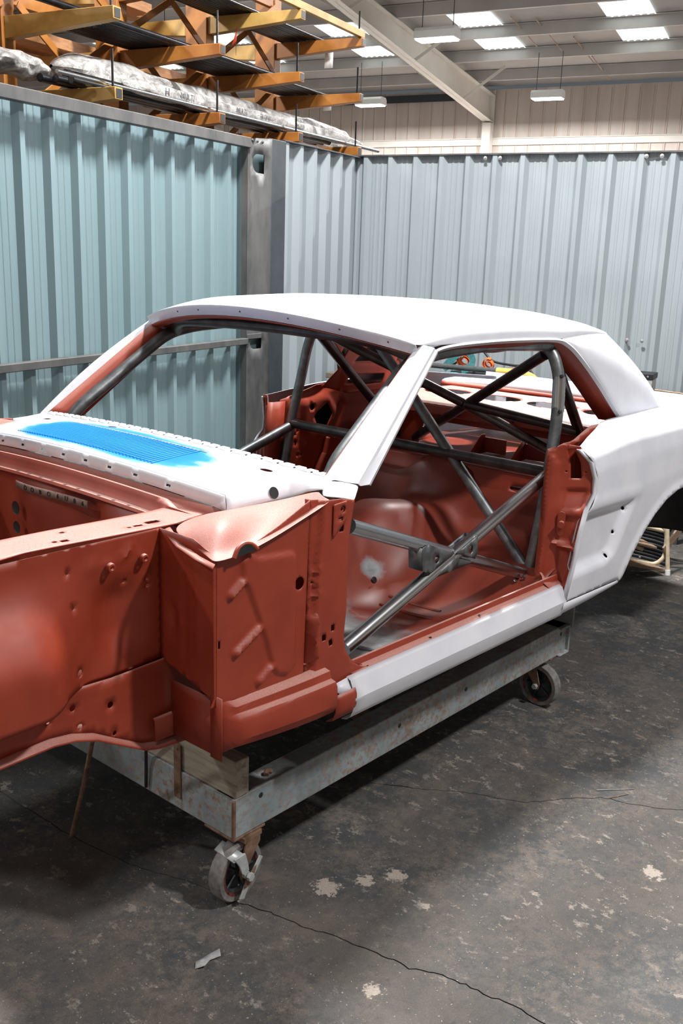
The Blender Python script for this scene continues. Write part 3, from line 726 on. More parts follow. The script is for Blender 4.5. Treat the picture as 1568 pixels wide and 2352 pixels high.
# ---- cowl top with its pressed louvres and blue spray patch
fx = lambda y: -0.338 + 0.034*(y/0.6)**2
fz = lambda y: 1.172 - 0.030*(y/0.6)**2
bx = lambda y: -0.062 + 0.050*(y/0.687)**2
bz = lambda y: 1.187 - 0.030*(y/0.687)**2
def cowl_map(u, v):            # u = -y (near side positive), v 0 front .. 1 rear
    y = u; return (fx(y) + (bx(y) - fx(y))*v, y, fz(y) + (bz(y) - fz(y))*v + 0.004*math.sin(math.pi*v))
half = [(0.594, 0.0), (0.600, 0.35), (0.618, 0.72), (0.672, 0.88), (0.690, 1.0)]
out_ = [(-a, b) for a, b in half] + half[::-1]
rows = []
for k in range(25):
    v = k/24; w = float(np.interp(v, [b for a, b in half], [a for a, b in half]))
    rows.append([Vector(cowl_map(y, v)) for y in np.linspace(-w, w, 61)])
def cowl_fm(u, v): return cowl_map(u, v/0.28)
co_out = [(a, b*0.28) for a, b in half] + [(-a, b*0.28) for a, b in half[::-1]]
cowl = panel('cowl_panel', co_out, cowl_fm, 'cowl_paint', car, holes=[circle2((-0.530, 0.215), 0.021, 14, 0.011), circle2((0.190, 0.262), 0.021, 14, 0.010), circle2((0.530, 0.215), 0.021, 14, 0.011)], step=0.016, thick=0.002, label='cowl top with a blue spray patch')
for k in range(46):            # pressed louvres
    y = -0.275 + k*0.0152
    P = [Vector(cowl_map(y, v)) + Vector((0, 0, 0.0005)) for v in (0.16, 0.78)]
    d = (P[1] - P[0]).normalized(); sd = Vector((0, 1, 0)); up = d.cross(sd)
    if up.z < 0: up = -up
    MB().extrude([(-0.0045, 0), (-0.0042, 0.0035), (0.0005, 0.0045), (0.0042, 0.0005), (0.0045, -0.002), (-0.0045, -0.002)], P[0], P[1], sd, up).build('louver', 'cowl_paint', cowl, smooth=30)
wl_pts = [Vector(cowl_map(y, 0.80)) + Vector((0, 0, 0.002)) for y in np.linspace(-0.30, 0.42, 40)]
v, f = sweep(wl_pts, circ(0.0028, 6)); mk('water_bead', v, f, 'clear_bag', cowl)
# front lip of the cowl with its slots, side skirts
def lip_map(u, v): return (fx(u) - 0.010*(v/0.034), u, fz(u) - v)
slots_ = [rect2((y, 0.021), 0.016, 0.006) for y in (-0.40, -0.27, -0.16, -0.05, 0.06, 0.17, 0.29, 0.42)]
panel('cowl_lip', [(-0.594, 0.0), (0.594, 0.0), (0.594, 0.034), (-0.594, 0.034)], lip_map, WHT, car, holes=slots_, step=0.02, thick=0.002)
for sg, far in SIDES:
    ed = [(-0.304, 0.594, 1.1435), (-0.205, 0.600, 1.1545), (-0.102, 0.618, 1.161), (-0.075, 0.645, 1.160), (-0.048, 0.672, 1.158), (-0.012, 0.692, 1.158)]
    lo = [(-0.318, 0.612, 1.104), (-0.215, 0.628, 1.112), (-0.120, 0.640, 1.112), (-0.085, 0.672, 1.130), (-0.070, 0.705, 1.140), (-0.050, 0.725, 1.138)]
    def sk(u, v, ed=ed, lo=lo):
        i = min(int(u), 4); t = u - i
        a = [ed[i][k] + (ed[i+1][k]-ed[i][k])*t for k in range(3)]; b = [lo[i][k] + (lo[i+1][k]-lo[i][k])*t for k in range(3)]
        bul = 0.004*math.sin(math.pi*v)
        return (a[0] + (b[0]-a[0])*v, -(a[1] + (b[1]-a[1])*v) - bul, a[2] + (b[2]-a[2])*v)
    rows = [[sk(u, v) for u in np.linspace(0, 5, 26)] for v in np.linspace(0, 1, 5)]
    if far: rows = [[(x, -y, z) for x, y, z in r] for r in rows]
    grid('cowl_skirt', rows, WHT, car, solid=0.002)
    c0 = Vector(sk(1.45, 0.55)); c0 = Vector((c0.x, c0.y*sg, c0.z)); n0 = Vector((-0.05, -sg*0.9, 0.35)).normalized()
    v, f = lathe([(0, 0.003), (0.016, 0.003)], c0 + n0*0.001, n0, 18); mk('drain_hole', v, f, 'black_rubber', car)
    rows = [[(fx(0.594) + 0.002, sg*-0.594, fz(0.594)), (-0.318, sg*-0.612, 1.104)], [(fx(0.56), sg*-0.56, fz(0.56)), (fx(0.56) - 0.01, sg*-0.56, fz(0.56) - 0.034)]]
    grid('cowl_corner', rows, WHT, car, solid=0.002)
# windscreen flange behind the cowl, scalloped
def fl_map(u, v): return (bx(u) + 0.75*v, u, bz(u) + 0.35*v)
fo = [(-0.69, 0.0), (0.69, 0.0), (0.69, 0.020)]
y = 0.67
while y > -0.68:
    fo += [(y, 0.024), (y - 0.026, 0.024), (y - 0.028, 0.018), (y - 0.033, 0.018)]; y -= 0.040
fo += [(-0.69, 0.020)]
panel('windscreen_flange', fo, fl_map, WHT, car, holes=[circle2((-0.68 + k*0.058, 0.008), 0.0042, 8) for k in range(1, 23)], step=0.02, thick=0.002)

# ---- firewall
prof = [(-0.345, 1.134), (-0.352, 1.116), (-0.356, 1.112), (-0.366, 1.122), (-0.378, 1.124), (-0.386, 1.112), (-0.392, 1.088), (-0.402, 1.084), (-0.424, 1.092), (-0.428, 1.086), (-0.410, 1.074), (-0.405, 1.05), (-0.400, 0.95), (-0.395, 0.80), (-0.380, 0.70), (-0.34, 0.60), (-0.20, 0.52)]
ys = np.linspace(-0.60, 0.60, 61); rows = []
for i, (x, z) in enumerate(prof):
    row = []
    for y in ys:
        bow = 0.030*(y/0.6)**2; dz = -0.028*(y/0.6)**2 if i < 10 else -0.01*(y/0.6)**2
        dx = 0.0
        if 11 <= i <= 14: dx = -0.03*math.exp(-((y - 0.08)/0.12)**2) + 0.02*math.exp(-((y + 0.15)/0.05)**2) - 0.03*math.exp(-((y + 0.32)/0.09)**2)
        if 3 <= i <= 4 and y < -0.42: dz -= 0.022*min(1, (-0.42 - y)/0.06)
        row.append((x + bow*(i < 10) + dx, y, z + dz))
    rows.append(row)
grid('firewall', rows, RED, car, smooth=60, solid=0.002)
strip = [[(-0.4155 + 0.030*0, y, 1.070 - 0.022*k - 0.01*(y/0.6)**2) for y in np.linspace(-0.175, 0.168, 20)] for k in (0, 1)]
strip = [[(x - 0.006 - 0.03*math.exp(-((q - 0.08)/0.12)**2)*0.6 - 0.006, q, z) for x, q, z in r] for r in strip]
sp = grid('number_strip', strip, 'tape_strip', car, solid=0.001, label='taped strip with stamped characters')
def text(name, body, size, M, mat, parent, depth=0.0004):
    cu = bpy.data.curves.new(name, 'FONT'); cu.body = body; cu.size = size; cu.extrude = depth; cu.align_x = 'CENTER'; cu.align_y = 'CENTER'
    tmp = bpy.data.objects.new(name, cu); COL.objects.link(tmp)
    dg = bpy.context.evaluated_depsgraph_get(); me = bpy.data.meshes.new_from_object(tmp.evaluated_get(dg))
    bpy.data.objects.remove(tmp, do_unlink=True); me.transform(M); me.materials.clear(); me.materials.append(MATS[mat])
    o = bpy.data.objects.new(name, me); COL.objects.link(o); setp(o, parent); return o
def basis(o_, x_, y_):
    x_, y_ = Vector(x_).normalized(), Vector(y_).normalized(); z_ = x_.cross(y_); m_ = Matrix((x_, y_, z_)).transposed().to_4x4(); m_.translation = Vector(o_); return m_
for k, ch in enumerate('OOBO6U06'):
    y = 0.105 - k*0.037; xx = -0.4275 - 0.018*math.exp(-((y - 0.08)/0.12)**2) - 0.002
    text('stamped_character', ch, 0.020, basis((xx, y, 1.058 - 0.01*(y/0.6)**2), (0, -1, 0), (0, 0, 1)), 'black_rubber', sp)
for y, z, r in ((0.17, 0.985, 0.018), (0.17, 0.925, 0.016), (-0.235, 1.040, 0.012)):
    v, f = lathe([(0, 0), (r, 0), (r + 0.003, 0.002)], (-0.420 - (0.02 if y > 0 else -0.012), y, z), (-1, 0, 0), 16); mk('firewall_hole', v, f, 'black_rubber', car)
for k in range(9):
    y = 0.20 - k*0.062 - (0.03 if k > 5 else 0)
    v, f = lathe([(0, 0.0008), (0.007, 0.0008)], (-0.405 + 0.03*(y/0.6)**2 - 0.008, y, 1.0895 - 0.028*(y/0.6)**2), (0.1, 0, 1), 8); mk('lip_hole', v, f, 'black_rubber', car)

# ---- fender aprons, shock towers, front rails
for sg, far in SIDES:
    holes = [rect2((-0.485, -0.528), 0.040, 0.020), rect2((-0.533, -0.535), 0.028, 0.012), circle2((-0.560, -0.536), 0.006, 8), rect2((-0.744, -0.545), 0.022, 0.016), circle2((-0.767, -0.540), 0.007, 8), circle2((-0.710, -0.482), 0.007, 8)]
    panel('apron_top', [(-1.5, -0.590), (-0.93, -0.585), (-0.86, -0.572), (-0.655, -0.575), (-0.454, -0.575), (-0.278, -0.535), (-0.300, -0.425), (-0.445, -0.440), (-0.712, -0.446), (-0.848, -0.452), (-1.5, -0.45)],
          lambda u, v: (u, v, 1.095 + 0.006*math.sin(u*5)), RED, car, holes=holes, step=0.02, thick=0.003, mirror=far)
    rel = [('bead', [(-0.654, 1.027)], 0.022, 0.012), ('bead', [(-0.558, 1.029)], 0.020, 0.012), ('bead', [(-0.62, 1.035), (-0.585, 1.060)], 0.014, 0.010),
           ('bead', [(-0.700, 1.03), (-0.690, 1.04)], 0.02, 0.006), ('fn', lambda u, v: 0.10*sstep((-0.70 - u)/0.20)*sstep((1.06 - v)/0.22)),
           ('fn', lambda u, v: -0.035*sstep(1 - abs(u + 0.62)/0.10)*sstep((v - 0.76)/0.1)*sstep((1.02 - v)/0.1))]
    hl = [circle2((-0.746, 0.791), 0.010, 10), circle2((-0.755, 0.953), 0.006, 8), circle2((-0.762, 1.035), 0.005, 8), circle2((-0.539, 0.970), 0.004, 6), circle2((-0.538, 0.952), 0.005, 6), circle2((-0.598, 0.973), 0.005, 6)]
    panel('apron_wall', [(-1.5, 0.74), (-0.944, 0.748), (-0.832, 0.750), (-0.792, 0.757), (-0.661, 0.750), (-0.500, 0.757), (-0.495, 1.090), (-1.5, 1.088)], yplane(-0.575), RED, car, holes=hl, relief=rel, step=0.014, mirror=far)
    for cx_, cz_ in ((-0.654, 1.027), (-0.558, 1.029)):
        v, f = lathe([(0.003, 0.006), (0.006, 0.010), (0.010, 0.009), (0.012, 0.0)], (cx_, -sg*0.587, cz_), (0, -sg, 0), 12); mk('weld_boss', v, f, RED, car)
    # front rail: outer face, lower flange, top and bottom
    low = [(-1.5, 0.64), (-0.95, 0.654), (-0.886, 0.656), (-0.831, 0.657), (-0.773, 0.649), (-0.714, 0.629), (-0.653, 0.594), (-0.576, 0.551), (-0.533, 0.540)]
    panel('front_rail', low + [(-0.30, 0.52), (-0.28, 0.60), (-0.480, 0.757), (-0.661, 0.752), (-0.792, 0.759), (-0.832, 0.751), (-0.881, 0.747), (-1.5, 0.75)], yplane(-0.585), RED, car,
          holes=[circle2(c, r, 10) for c, r in (((-0.832, 0.719), 0.0045), ((-0.832, 0.698), 0.0045), ((-0.767, 0.711), 0.0085), ((-0.663, 0.684), 0.0085), ((-0.749, 0.657), 0.0075), ((-0.653, 0.606), 0.006))],
          relief=[('bead', [(-0.80, 0.742), (-0.50, 0.742)], 0.01, 0.003)], step=0.018, mirror=far)
    lo2 = low + [(-0.30, 0.52)]
    grid('rail_flange', [[(x, -sg*yy, z - dz) for x, z in lo2] for yy, dz in ((0.583, 0.0), (0.592, 0.004), (0.604, 0.010), (0.606, 0.014))], RED, car, solid=0.002)
    grid('rail_bottom', [[(x, -sg*yy, z) for x, z in lo2] for yy in (0.583, 0.48)], RED, car, solid=0.002)
    grid('rail_inner', [[(x, -sg*0.48, z) for x, z in lo2], [(x, -sg*0.48, 0.75) for x, z in lo2]], RED, car, solid=0.002)
    # closing plate ahead of the footwell
    relp = [('bead', [(-0.668, 0.775), (-0.668, 1.06)], 0.010, 0.006), ('bead', [(-0.715, 0.80), (-0.715, 1.03)], 0.010, -0.006), ('poly', [(-0.60, 0.83), (-0.64, 0.83), (-0.64, 0.90), (-0.60, 0.92)], 0.010, 0.012)]
    panel('footwell_front', [(-0.573, 1.09), (-0.573, 0.757), (-0.782, 0.70), (-0.782, 1.06), (-0.70, 1.09)], lambda u, v: (-0.500 - 0.02*(1.09 - v)*0, u, v), RED, car, relief=relp, step=0.014, mirror=far)
    panel('footwell_floor', [(-0.50, -0.58), (-0.50, -0.60), (-0.30, -0.78), (-0.10, -0.78), (-0.10, -0.40), (-0.50, -0.40)], lambda u, v: (u, v, 0.76 - 0.18*max(0, u + 0.50)), RED, car, step=0.04, mirror=far)
    grid('torque_box_plate', [[(x, -sg*yy, z) for x in (-0.548, -0.44, -0.33)] for yy, z in ((0.600, 0.613), (0.606, 0.606), (0.606, 0.551))], RED, car, solid=0.003)
    # cowl side panel with pressed Z beads
    zb = [('bead', [(-0.457, 0.960), (-0.424, 0.984)], 0.016, 0.015), ('bead', [(-0.442, 0.808 + 0.002), (-0.366, 0.852)], 0.016, 0.015), ('bead', [(-0.362, 0.712), (-0.325, 0.738)], 0.016, 0.015),
          ('poly', [(-0.500 + 0.10, 1.06), (-0.371, 1.041), (-0.250, 1.030), (-0.236, 1.015), (-0.232, 0.715), (-0.262, 0.694), (-0.305, 0.710), (-0.322, 0.735), (-0.350, 0.822), (-0.362, 0.852), (-0.410, 0.968), (-0.424, 0.984), (-0.43, 1.04)], 0.009, 0.012)]
    panel('cowl_side_panel', [(-0.508, 0.712), (-0.520, 0.690), (-0.495, 0.688), (-0.20, 0.672), (-0.190, 1.146), (-0.30, 1.10), (-0.40, 1.066), (-0.512, 1.060)], yplane(-0.780), RED, car,
          holes=[circle2((-0.222, 0.935), 0.017, 18), rect2((-0.492, 0.845), 0.006, 0.020)], relief=zb, step=0.0062, mirror=far)
    # hinge post
    hp = [(-0.192, 1.147), (-0.127, 1.138), (-0.085, 1.135), (-0.032, 1.123), (-0.045, 1.05), (-0.051, 1.006), (-0.052, 0.90), (-0.050, 0.823), (-0.057, 0.75), (-0.049, 0.71), (-0.020, 0.666), (0.028, 0.636), (0.085, 0.622), (0.080, 0.607), (-0.02, 0.590), (-0.097, 0.598), (-0.165, 0.612), (-0.205, 0.640), (-0.203, 0.676), (-0.187, 0.917)]
    rl = [('fn', lambda u, v: -0.040*sstep(1 - abs(u + 0.203)/0.018)), ('poly', [(-0.25, 1.18), (-0.148, 1.18), (-0.150, 1.06), (-0.163, 0.99), (-0.163, 0.90), (-0.165, 0.86), (-0.178, 0.80), (-0.180, 0.76), (-0.165, 0.70), (-0.170, 0.60), (-0.25, 0.60)], -0.014, 0.008),
          ('bead', [(-0.155, 0.96), (-0.178, 0.955)], 0.008, 0.006), ('bead', [(-0.156, 0.895), (-0.178, 0.890)], 0.008, 0.006), ('bead', [(-0.168, 0.926)], 0.012, 0.007), ('poly', [(-0.19, 0.84), (-0.16, 0.84), (-0.155, 0.72), (-0.19, 0.70)], 0.014, 0.01)]
    panel('hinge_post', hp, yplane(-0.792), RED, car, holes=[rect2((-0.106, 1.057), 0.017, 0.018), rect2((-0.080, 1.055), 0.017, 0.018), rect2((-0.102, 0.786), 0.014, 0.018), rect2((-0.136, 0.767), 0.016, 0.018), rect2((-0.109, 0.746), 0.014, 0.018, 0.2), [(-0.098, 1.081), (-0.074, 1.081), (-0.074, 1.091)], circle2((-0.082, 1.108), 0.006, 8), circle2((-0.176, 0.926), 0.003, 6)],
          relief=rl, step=0.008, mirror=far)
    panel('hinge_plate', [(-0.118, 1.125), (-0.068, 1.128), (-0.066, 1.078), (-0.117, 1.035), (-0.118, 1.035)], yplane(-0.797), RED, car, holes=[circle2((-0.082, 1.108), 0.010, 10), rect2((-0.090, 1.083), 0.018, 0.010)], step=0.01, mirror=far)
    grid('hinge_post_return', [[(x + dx, -sg*yy, z) for x, z in ((-0.032, 1.123), (-0.045, 1.05), (-0.051, 1.006), (-0.052, 0.90), (-0.050, 0.823), (-0.057, 0.75), (-0.049, 0.71), (-0.020, 0.666), (0.028, 0.640))] for dx, yy in ((0, 0.792), (0.004, 0.780), (-0.02, 0.70), (-0.06, 0.66))], RED, car, solid=0.002)
    # pressed cover above the footwell
    cc = [[(-0.470, 0.580, 1.085), (-0.400, 0.578, 1.100), (-0.330, 0.600, 1.106), (-0.225, 0.628, 1.113), (-0.125, 0.640, 1.114), (-0.070, 0.700, 1.138)],
          [(-0.488, 0.640, 1.076), (-0.425, 0.640, 1.118), (-0.350, 0.650, 1.122), (-0.245, 0.665, 1.104), (-0.150, 0.690, 1.112), (-0.085, 0.722, 1.138)],
          [(-0.500, 0.700, 1.068), (-0.440, 0.690, 1.122), (-0.370, 0.695, 1.122), (-0.270, 0.705, 1.090), (-0.175, 0.730, 1.106), (-0.098, 0.744, 1.136)],
          [(-0.510, 0.745, 1.063), (-0.455, 0.735, 1.108), (-0.400, 0.740, 1.098), (-0.300, 0.745, 1.080), (-0.195, 0.758, 1.108), (-0.110, 0.764, 1.138)],
          [(-0.515, 0.772, 1.060), (-0.470, 0.770, 1.068), (-0.415, 0.772, 1.066), (-0.320, 0.775, 1.082), (-0.210, 0.782, 1.115), (-0.120, 0.784, 1.139)],
          [(-0.520, 0.795, 1.057), (-0.472, 0.800, 1.058), (-0.420, 0.800, 1.062), (-0.325, 0.800, 1.082), (-0.215, 0.800, 1.114), (-0.125, 0.798, 1.137)]]
    grid('cowl_side_cover', [[(x, -sg*y, z) for x, y, z in r] for r in cc], RED, car, smooth=70, solid=0.003, sub=3)
    fl = [[(-0.470, 0.578, 1.086), (-0.500, 0.660, 1.068), (-0.515, 0.740, 1.058), (-0.522, 0.800, 1.054)], [(-0.490, 0.572, 1.083), (-0.520, 0.660, 1.065), (-0.534, 0.745, 1.055), (-0.540, 0.812, 1.050)]]
    grid('cover_flange', [[(x, -sg*y, z) for x, y, z in r] for r in fl], RED, car, solid=0.003)
    v, f = sweep(catmull([(-0.466, -sg*0.802, 1.058), (-0.452, -sg*0.800, 1.078), (-0.430, -sg*0.799, 1.086), (-0.408, -sg*0.800, 1.080), (-0.392, -sg*0.803, 1.066)], 5), circ(0.0055, 8)); mk('drain_mouth', v, f, RED, car)
    mk('drain_opening', [(x, -sg*0.8035, z) for x, z in ((-0.466, 1.060), (-0.452, 1.078), (-0.430, 1.085), (-0.408, 1.080), (-0.394, 1.067), (-0.43, 1.062))], [(0, 1, 2, 3, 4, 5)], 'black_rubber', car, smooth=None, solid=0.002)
    # torque box / rail extension below the cowl side
    tbA = [(0.778, 0.700), (0.779, 0.690), (0.780, 0.676), (0.781, 0.664), (0.781, 0.655), (0.780, 0.60), (0.779, 0.575), (0.776, 0.560)]
    tbB = [(0.778, 0.690), (0.792, 0.674), (0.794, 0.658), (0.804, 0.648), (0.810, 0.638), (0.812, 0.595), (0.800, 0.574), (0.780, 0.562)]
    tbC = [(0.778, 0.682), (0.811, 0.676), (0.815, 0.656), (0.832, 0.652), (0.838, 0.640), (0.840, 0.590), (0.828, 0.566), (0.796, 0.552)]
    tb = []
    for x in (-0.492, -0.470, -0.445, -0.40, -0.34, -0.27, -0.20, -0.128):
        if x < -0.445: k = (x + 0.492)/0.047; q = [(a_[0] + (b_[0]-a_[0])*k, a_[1] + (b_[1]-a_[1])*k) for a_, b_ in zip(tbA, tbB)]
        else: k = math.sin((x + 0.445)/0.317*math.pi/2); q = [(a_[0] + (b_[0]-a_[0])*k, a_[1] + (b_[1]-a_[1])*k) for a_, b_ in zip(tbB, tbC)]
        tb.append([(x, -sg*yy, zz) for yy, zz in q])
    grid('torque_box', tb, RED, car, smooth=28, solid=0.003, bevel=0.004)
    grid('torque_box_flange', [[(-0.500, -sg*yy, z) for yy in (0.760, 0.800)] for z in (0.715, 0.552)], RED, car, solid=0.003)
    grid('torque_box_end', [[(-0.490, -sg*yy, z) for yy in (0.60, 0.78)] for z in (0.70, 0.552)], RED, car, solid=0.003)
    # rocker panel
    pr = [(0.798, 0.629), (0.812, 0.6215), (0.8305, 0.5795), (0.8335, 0.574), (0.8325, 0.568), (0.824, 0.532), (0.817, 0.516), (0.803, 0.505), (0.785, 0.500)]
    rows = []
    for x in list(np.linspace(-0.045, 1.12, 24)):
        rows.append([(x, -sg*yy, zz - 0.010*(x/1.5)) for yy, zz in pr])
    rr = [(-0.075, 3), (-0.065, 3), (-0.055, 3)]
    grid('rocker_panel', rows, WHT, car, smooth=32, solid=0.002)
    v = [(-0.110, -sg*0.796, 0.620), (-0.045, -sg*0.800, 0.628), (-0.045, -sg*0.8125, 0.6215), (-0.045, -sg*0.8310, 0.580), (-0.052, -sg*0.8310, 0.580), (-0.066, -sg*0.826, 0.5895), (-0.090, -sg*0.820, 0.596)]
    mk('rocker_tip', v, [(0, 1, 2, 3, 4, 5, 6)], WHT, car, solid=0.002)
    tail = []
    for x in np.linspace(1.10, 1.535, 12):
        t = (x - 1.10)/0.435
        tail.append([(x, -sg*(0.835 + (-0.0)*t), 0.563 - 0.012*t), (x, -sg*0.832, 0.540 - 0.010*t + 0.01*t*t), (x, -sg*0.820, 0.516 + 0.012*t*t), (x, -sg*0.800, 0.504 + 0.022*t*t), (x, -sg*0.78, 0.502 + 0.026*t*t)])
    grid('rocker_rear', tail, WHT, car, smooth=60, solid=0.002)
    rt = []
    for x in (-0.125, -0.09, -0.06, -0.040):
        rt.append([(x, -sg*yy, zz) for yy, zz in ((0.826, 0.606), (0.832, 0.590), (0.832, 0.560), (0.822, 0.535), (0.800, 0.525))])
    grid('rocker_end', rt, RED, car, smooth=60, solid=0.003)
    # sill
    sl = [(0.8115, 0.6195), (0.800, 0.6275), (0.791, 0.631), (0.784, 0.634), (0.7795, 0.638), (0.777, 0.655), (0.772, 0.656), (0.770, 0.640), (0.766, 0.54)]
    grid('door_sill', [[(x, -sg*yy, zz - 0.010*(x/1.5)) for yy, zz in sl] for x in np.linspace(-0.02, 1.14, 16)], RED, car, smooth=30, solid=0.002)
    for x in (0.05, 0.35, 0.62):
        v, f = lathe([(0, 0.001), (0.006, 0.001)], (x, -sg*0.790, 0.6305), (0, 0, 1), 8); mk('sill_hole', v, f, 'black_rubber', car)
    # lock pillar
    Ix, Iz = [1.099, 1.110, 1.118, 1.116, 1.128], [0.582, 0.65, 0.752, 0.946, 1.095]
    Ox, Oz = [1.112, 1.143, 1.161, 1.188, 1.238, 1.240, 1.222, 1.188], [0.566, 0.676, 0.802, 0.893, 0.945, 1.0, 1.061, 1.115]
    def lp(u, v):
        s = u/0.13; xi = np.interp(v, Iz, Ix); xo = np.interp(v, Oz, Ox); yo = np.interp(v, [0.56, 0.7, 0.9, 1.05, 1.12], [0.826, 0.832, 0.842, 0.828, 0.795])
        return (xi + (xo - xi)*s + 0.012*math.sin(math.pi*s), -(0.705 + (yo - 0.705)*s), v - 0.03*(1 - s)*max(0, 1 - abs(v - 0.60)/0.08)*0)
    rl = [('bead', [(0.010, 0.60), (0.014, 1.07)], 0.012, 0.010), ('bead', [(0.030, 0.58), (0.028, 0.75), (0.026, 1.05)], 0.012, 0.006), ('poly', [(0.048, 0.960), (0.118, 0.965), (0.118, 0.885), (0.050, 0.875)], -0.010, 0.012),
          ('poly', [(0.045, 0.865), (0.12, 0.868), (0.125, 0.775), (0.045, 0.765)], -0.010, 0.010), ('poly', [(0.050, 0.755), (0.128, 0.745), (0.115, 0.62), (0.060, 0.60)], -0.014, 0.016), ('bead', [(0.045, 0.760), (0.118, 0.750)], 0.012, 0.012)]
    panel('lock_pillar', [(0.0, 0.600), (0.055, 0.585), (0.13, 0.566), (0.13, 1.115), (0.05, 1.118), (0.0, 1.09)], lp, RED, car, holes=[rect2((0.079, 1.048), 0.030, 0.105), circle2((0.052, 1.02), 0.003, 6), circle2((0.108, 1.02), 0.003, 6)], relief=rl, step=0.008, mirror=far)
    st = Vector(lp(0.060, 0.835)); st.y *= sg; nr = Vector((-0.9, -0.35*sg, 0)).normalized()
    rows_ = MB(); tz = Vector((0, 0, 1)); td = nr.cross(tz)
    pl = [st + nr*0.002 + td*a + tz*b for a, b in [(0.014*math.cos(t), 0.014*math.sin(t) + (0.030 if math.sin(t) > 0 else -0.030)) for t in np.linspace(0, 2*math.pi, 20, endpoint=False)]]
    mk('striker_plate', pl + [q + nr*0.005 for q in pl], [tuple(range(20))[::-1], tuple(range(20, 40))] + [(i, (i+1) % 20, 20 + (i+1) % 20, 20 + i) for i in range(20)], RED, car, smooth=30)
    MB().cyl(st + nr*0.006 - td*0.002, st + nr*0.026 - td*0.002, 0.012, 0.012, seg=16).build('striker_pin', RED, car)
    grid('lock_pillar_return', [[(x + dx, -sg*yy, z) for x, z in zip(Ix, Iz)] for dx, yy in ((0.0, 0.706), (0.02, 0.690), (0.09, 0.684))], RED, car, solid=0.002)
    v = [(0.955, -sg*0.735, 0.650), (1.10, -sg*0.735, 0.650), (1.10, -sg*0.80, 0.60), (1.10, -sg*0.706, 0.68)]
    grid('sill_corner', [[(1.03, -sg*0.772, 0.648), (1.07, -sg*0.760, 0.650), (1.098, -sg*0.710, 0.664)], [(1.04, -sg*0.790, 0.630), (1.08, -sg*0.785, 0.632), (1.112, -sg*0.752, 0.645)], [(1.05, -sg*0.812, 0.612), (1.09, -sg*0.812, 0.606), (1.125, -sg*0.808, 0.602)]], RED, car, solid=0.002, sub=1)
    # quarter panel skin
    qv = [0.50, 0.57, 0.66, 0.80, 0.92, 1.02, 1.08, 1.115, 1.160, 1.210, 1.240]
    qy = [0.815, 0.834, 0.840, 0.848, 0.852, 0.846, 0.830, 0.800, 0.762, 0.722, 0.694]; qz = [0.50, 0.57, 0.66, 0.80, 0.92, 1.02, 1.075, 1.108, 1.124, 1.132, 1.134]
    def qm(u, v):
        lift = 0.026*float(sstep(np.array((u - 1.18)/0.40)))*max(0, min(1, (v - 0.95)/0.12)) - 0.10*max(0, u - 2.25)*(v > 0.9)
        return (u, -float(np.interp(v, qv, qy)) + 0.02*max(0, (u - 2.2))**2, float(np.interp(v, qv, qz)) + lift)
    arch = [(1.536, 0.552), (1.60, 0.645), (1.68, 0.725), (1.756, 0.781), (1.85, 0.826), (1.95, 0.850), (2.05, 0.857), (2.18, 0.845), (2.30, 0.80), (2.40, 0.72), (2.47, 0.60)]
    qo = [(1.119, 0.566)] + arch + [(2.6, 0.60), (3.02, 0.66), (3.05, 1.18), (2.9, 1.24), (2.125, 1.24), (1.712, 1.238), (1.60, 1.236), (1.50, 1.225), (1.40, 1.19), (1.28, 1.155), (1.20, 1.13), (1.185, 1.112), (1.222, 1.061), (1.240, 1.0), (1.238, 0.945), (1.188, 0.893), (1.161, 0.802), (1.143, 0.676)]
    rq = [('poly', [(0.95, 0.888), (1.30, 0.890), (1.578, 0.880), (1.570, 0.850), (1.462, 0.672), (1.395, 0.646), (0.95, 0.650)], -0.030, 0.040), ('bead', arch, 0.035, 0.010), ('bead', [(1.20, 0.905), (1.60, 0.90)], 0.04, 0.004)]
    panel('quarter_panel', qo, qm, WHT, car, holes=[circle2((1.524, 0.838), 0.007, 10), circle2((1.469, 0.753), 0.007, 10), circle2((1.411, 0.673), 0.007, 10)], relief=rq, step=0.013, smooth=60, mirror=far)
    panel('quarter_cavity_shade', [(1.30, 0.60), (1.52, 0.60), (1.62, 0.78), (1.90, 0.93), (2.35, 0.93), (2.35, 1.08), (1.40, 1.08), (1.30, 1.04)], yplane(-0.790), 'black_rubber', car, step=0.08, mirror=far)  # black sheet behind the inner quarter, cavity shade put into colour
    # jamb return of the quarter panel
    jr = [(1.119, 0.566), (1.143, 0.676), (1.161, 0.802), (1.188, 0.893), (1.238, 0.945), (1.240, 1.0), (1.222, 1.061), (1.185, 1.112)]
    rows = []
    for d_in, dx in ((0.0, 0.0), (0.006, -0.006), (0.016, -0.006)):
        row = []
        for x, z in jr:
            q = qm(x, z); row.append((x + dx, sg*(q[1] + d_in), q[2]))
        rows.append(row)
    grid('jamb_edge', rows, WHT, car, solid=0.002)
    # wheel house and inner quarter
    wh = []
    for i in range(13):
        a = math.pi*i/12; row = []
        for yy, k in ((0.845, 1.0), (0.72, 1.02), (0.62, 0.98), (0.53, 0.86), (0.50, 0.6), (0.495, 0.02)):
            row.append((2.00 - 0.46*k*math.cos(a), -sg*yy, 0.54 + 0.40*k*math.sin(a)))
        wh.append(row)
    grid('wheelhouse', wh, RED, car, smooth=70, solid=0.002, sub=1)
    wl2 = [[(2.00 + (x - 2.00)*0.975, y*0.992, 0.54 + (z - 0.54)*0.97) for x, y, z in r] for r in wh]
    grid('wheelhouse_shade', wl2, 'black_rubber', car, smooth=70, solid=0.002, sub=1)  # black copy paints the shade inside the red wheelhouse
    dia = [(1.505, 1.064), (1.543, 1.010), (1.495, 0.940), (1.469, 0.933), (1.449, 0.941), (1.415, 1.005), (1.435, 1.025)]
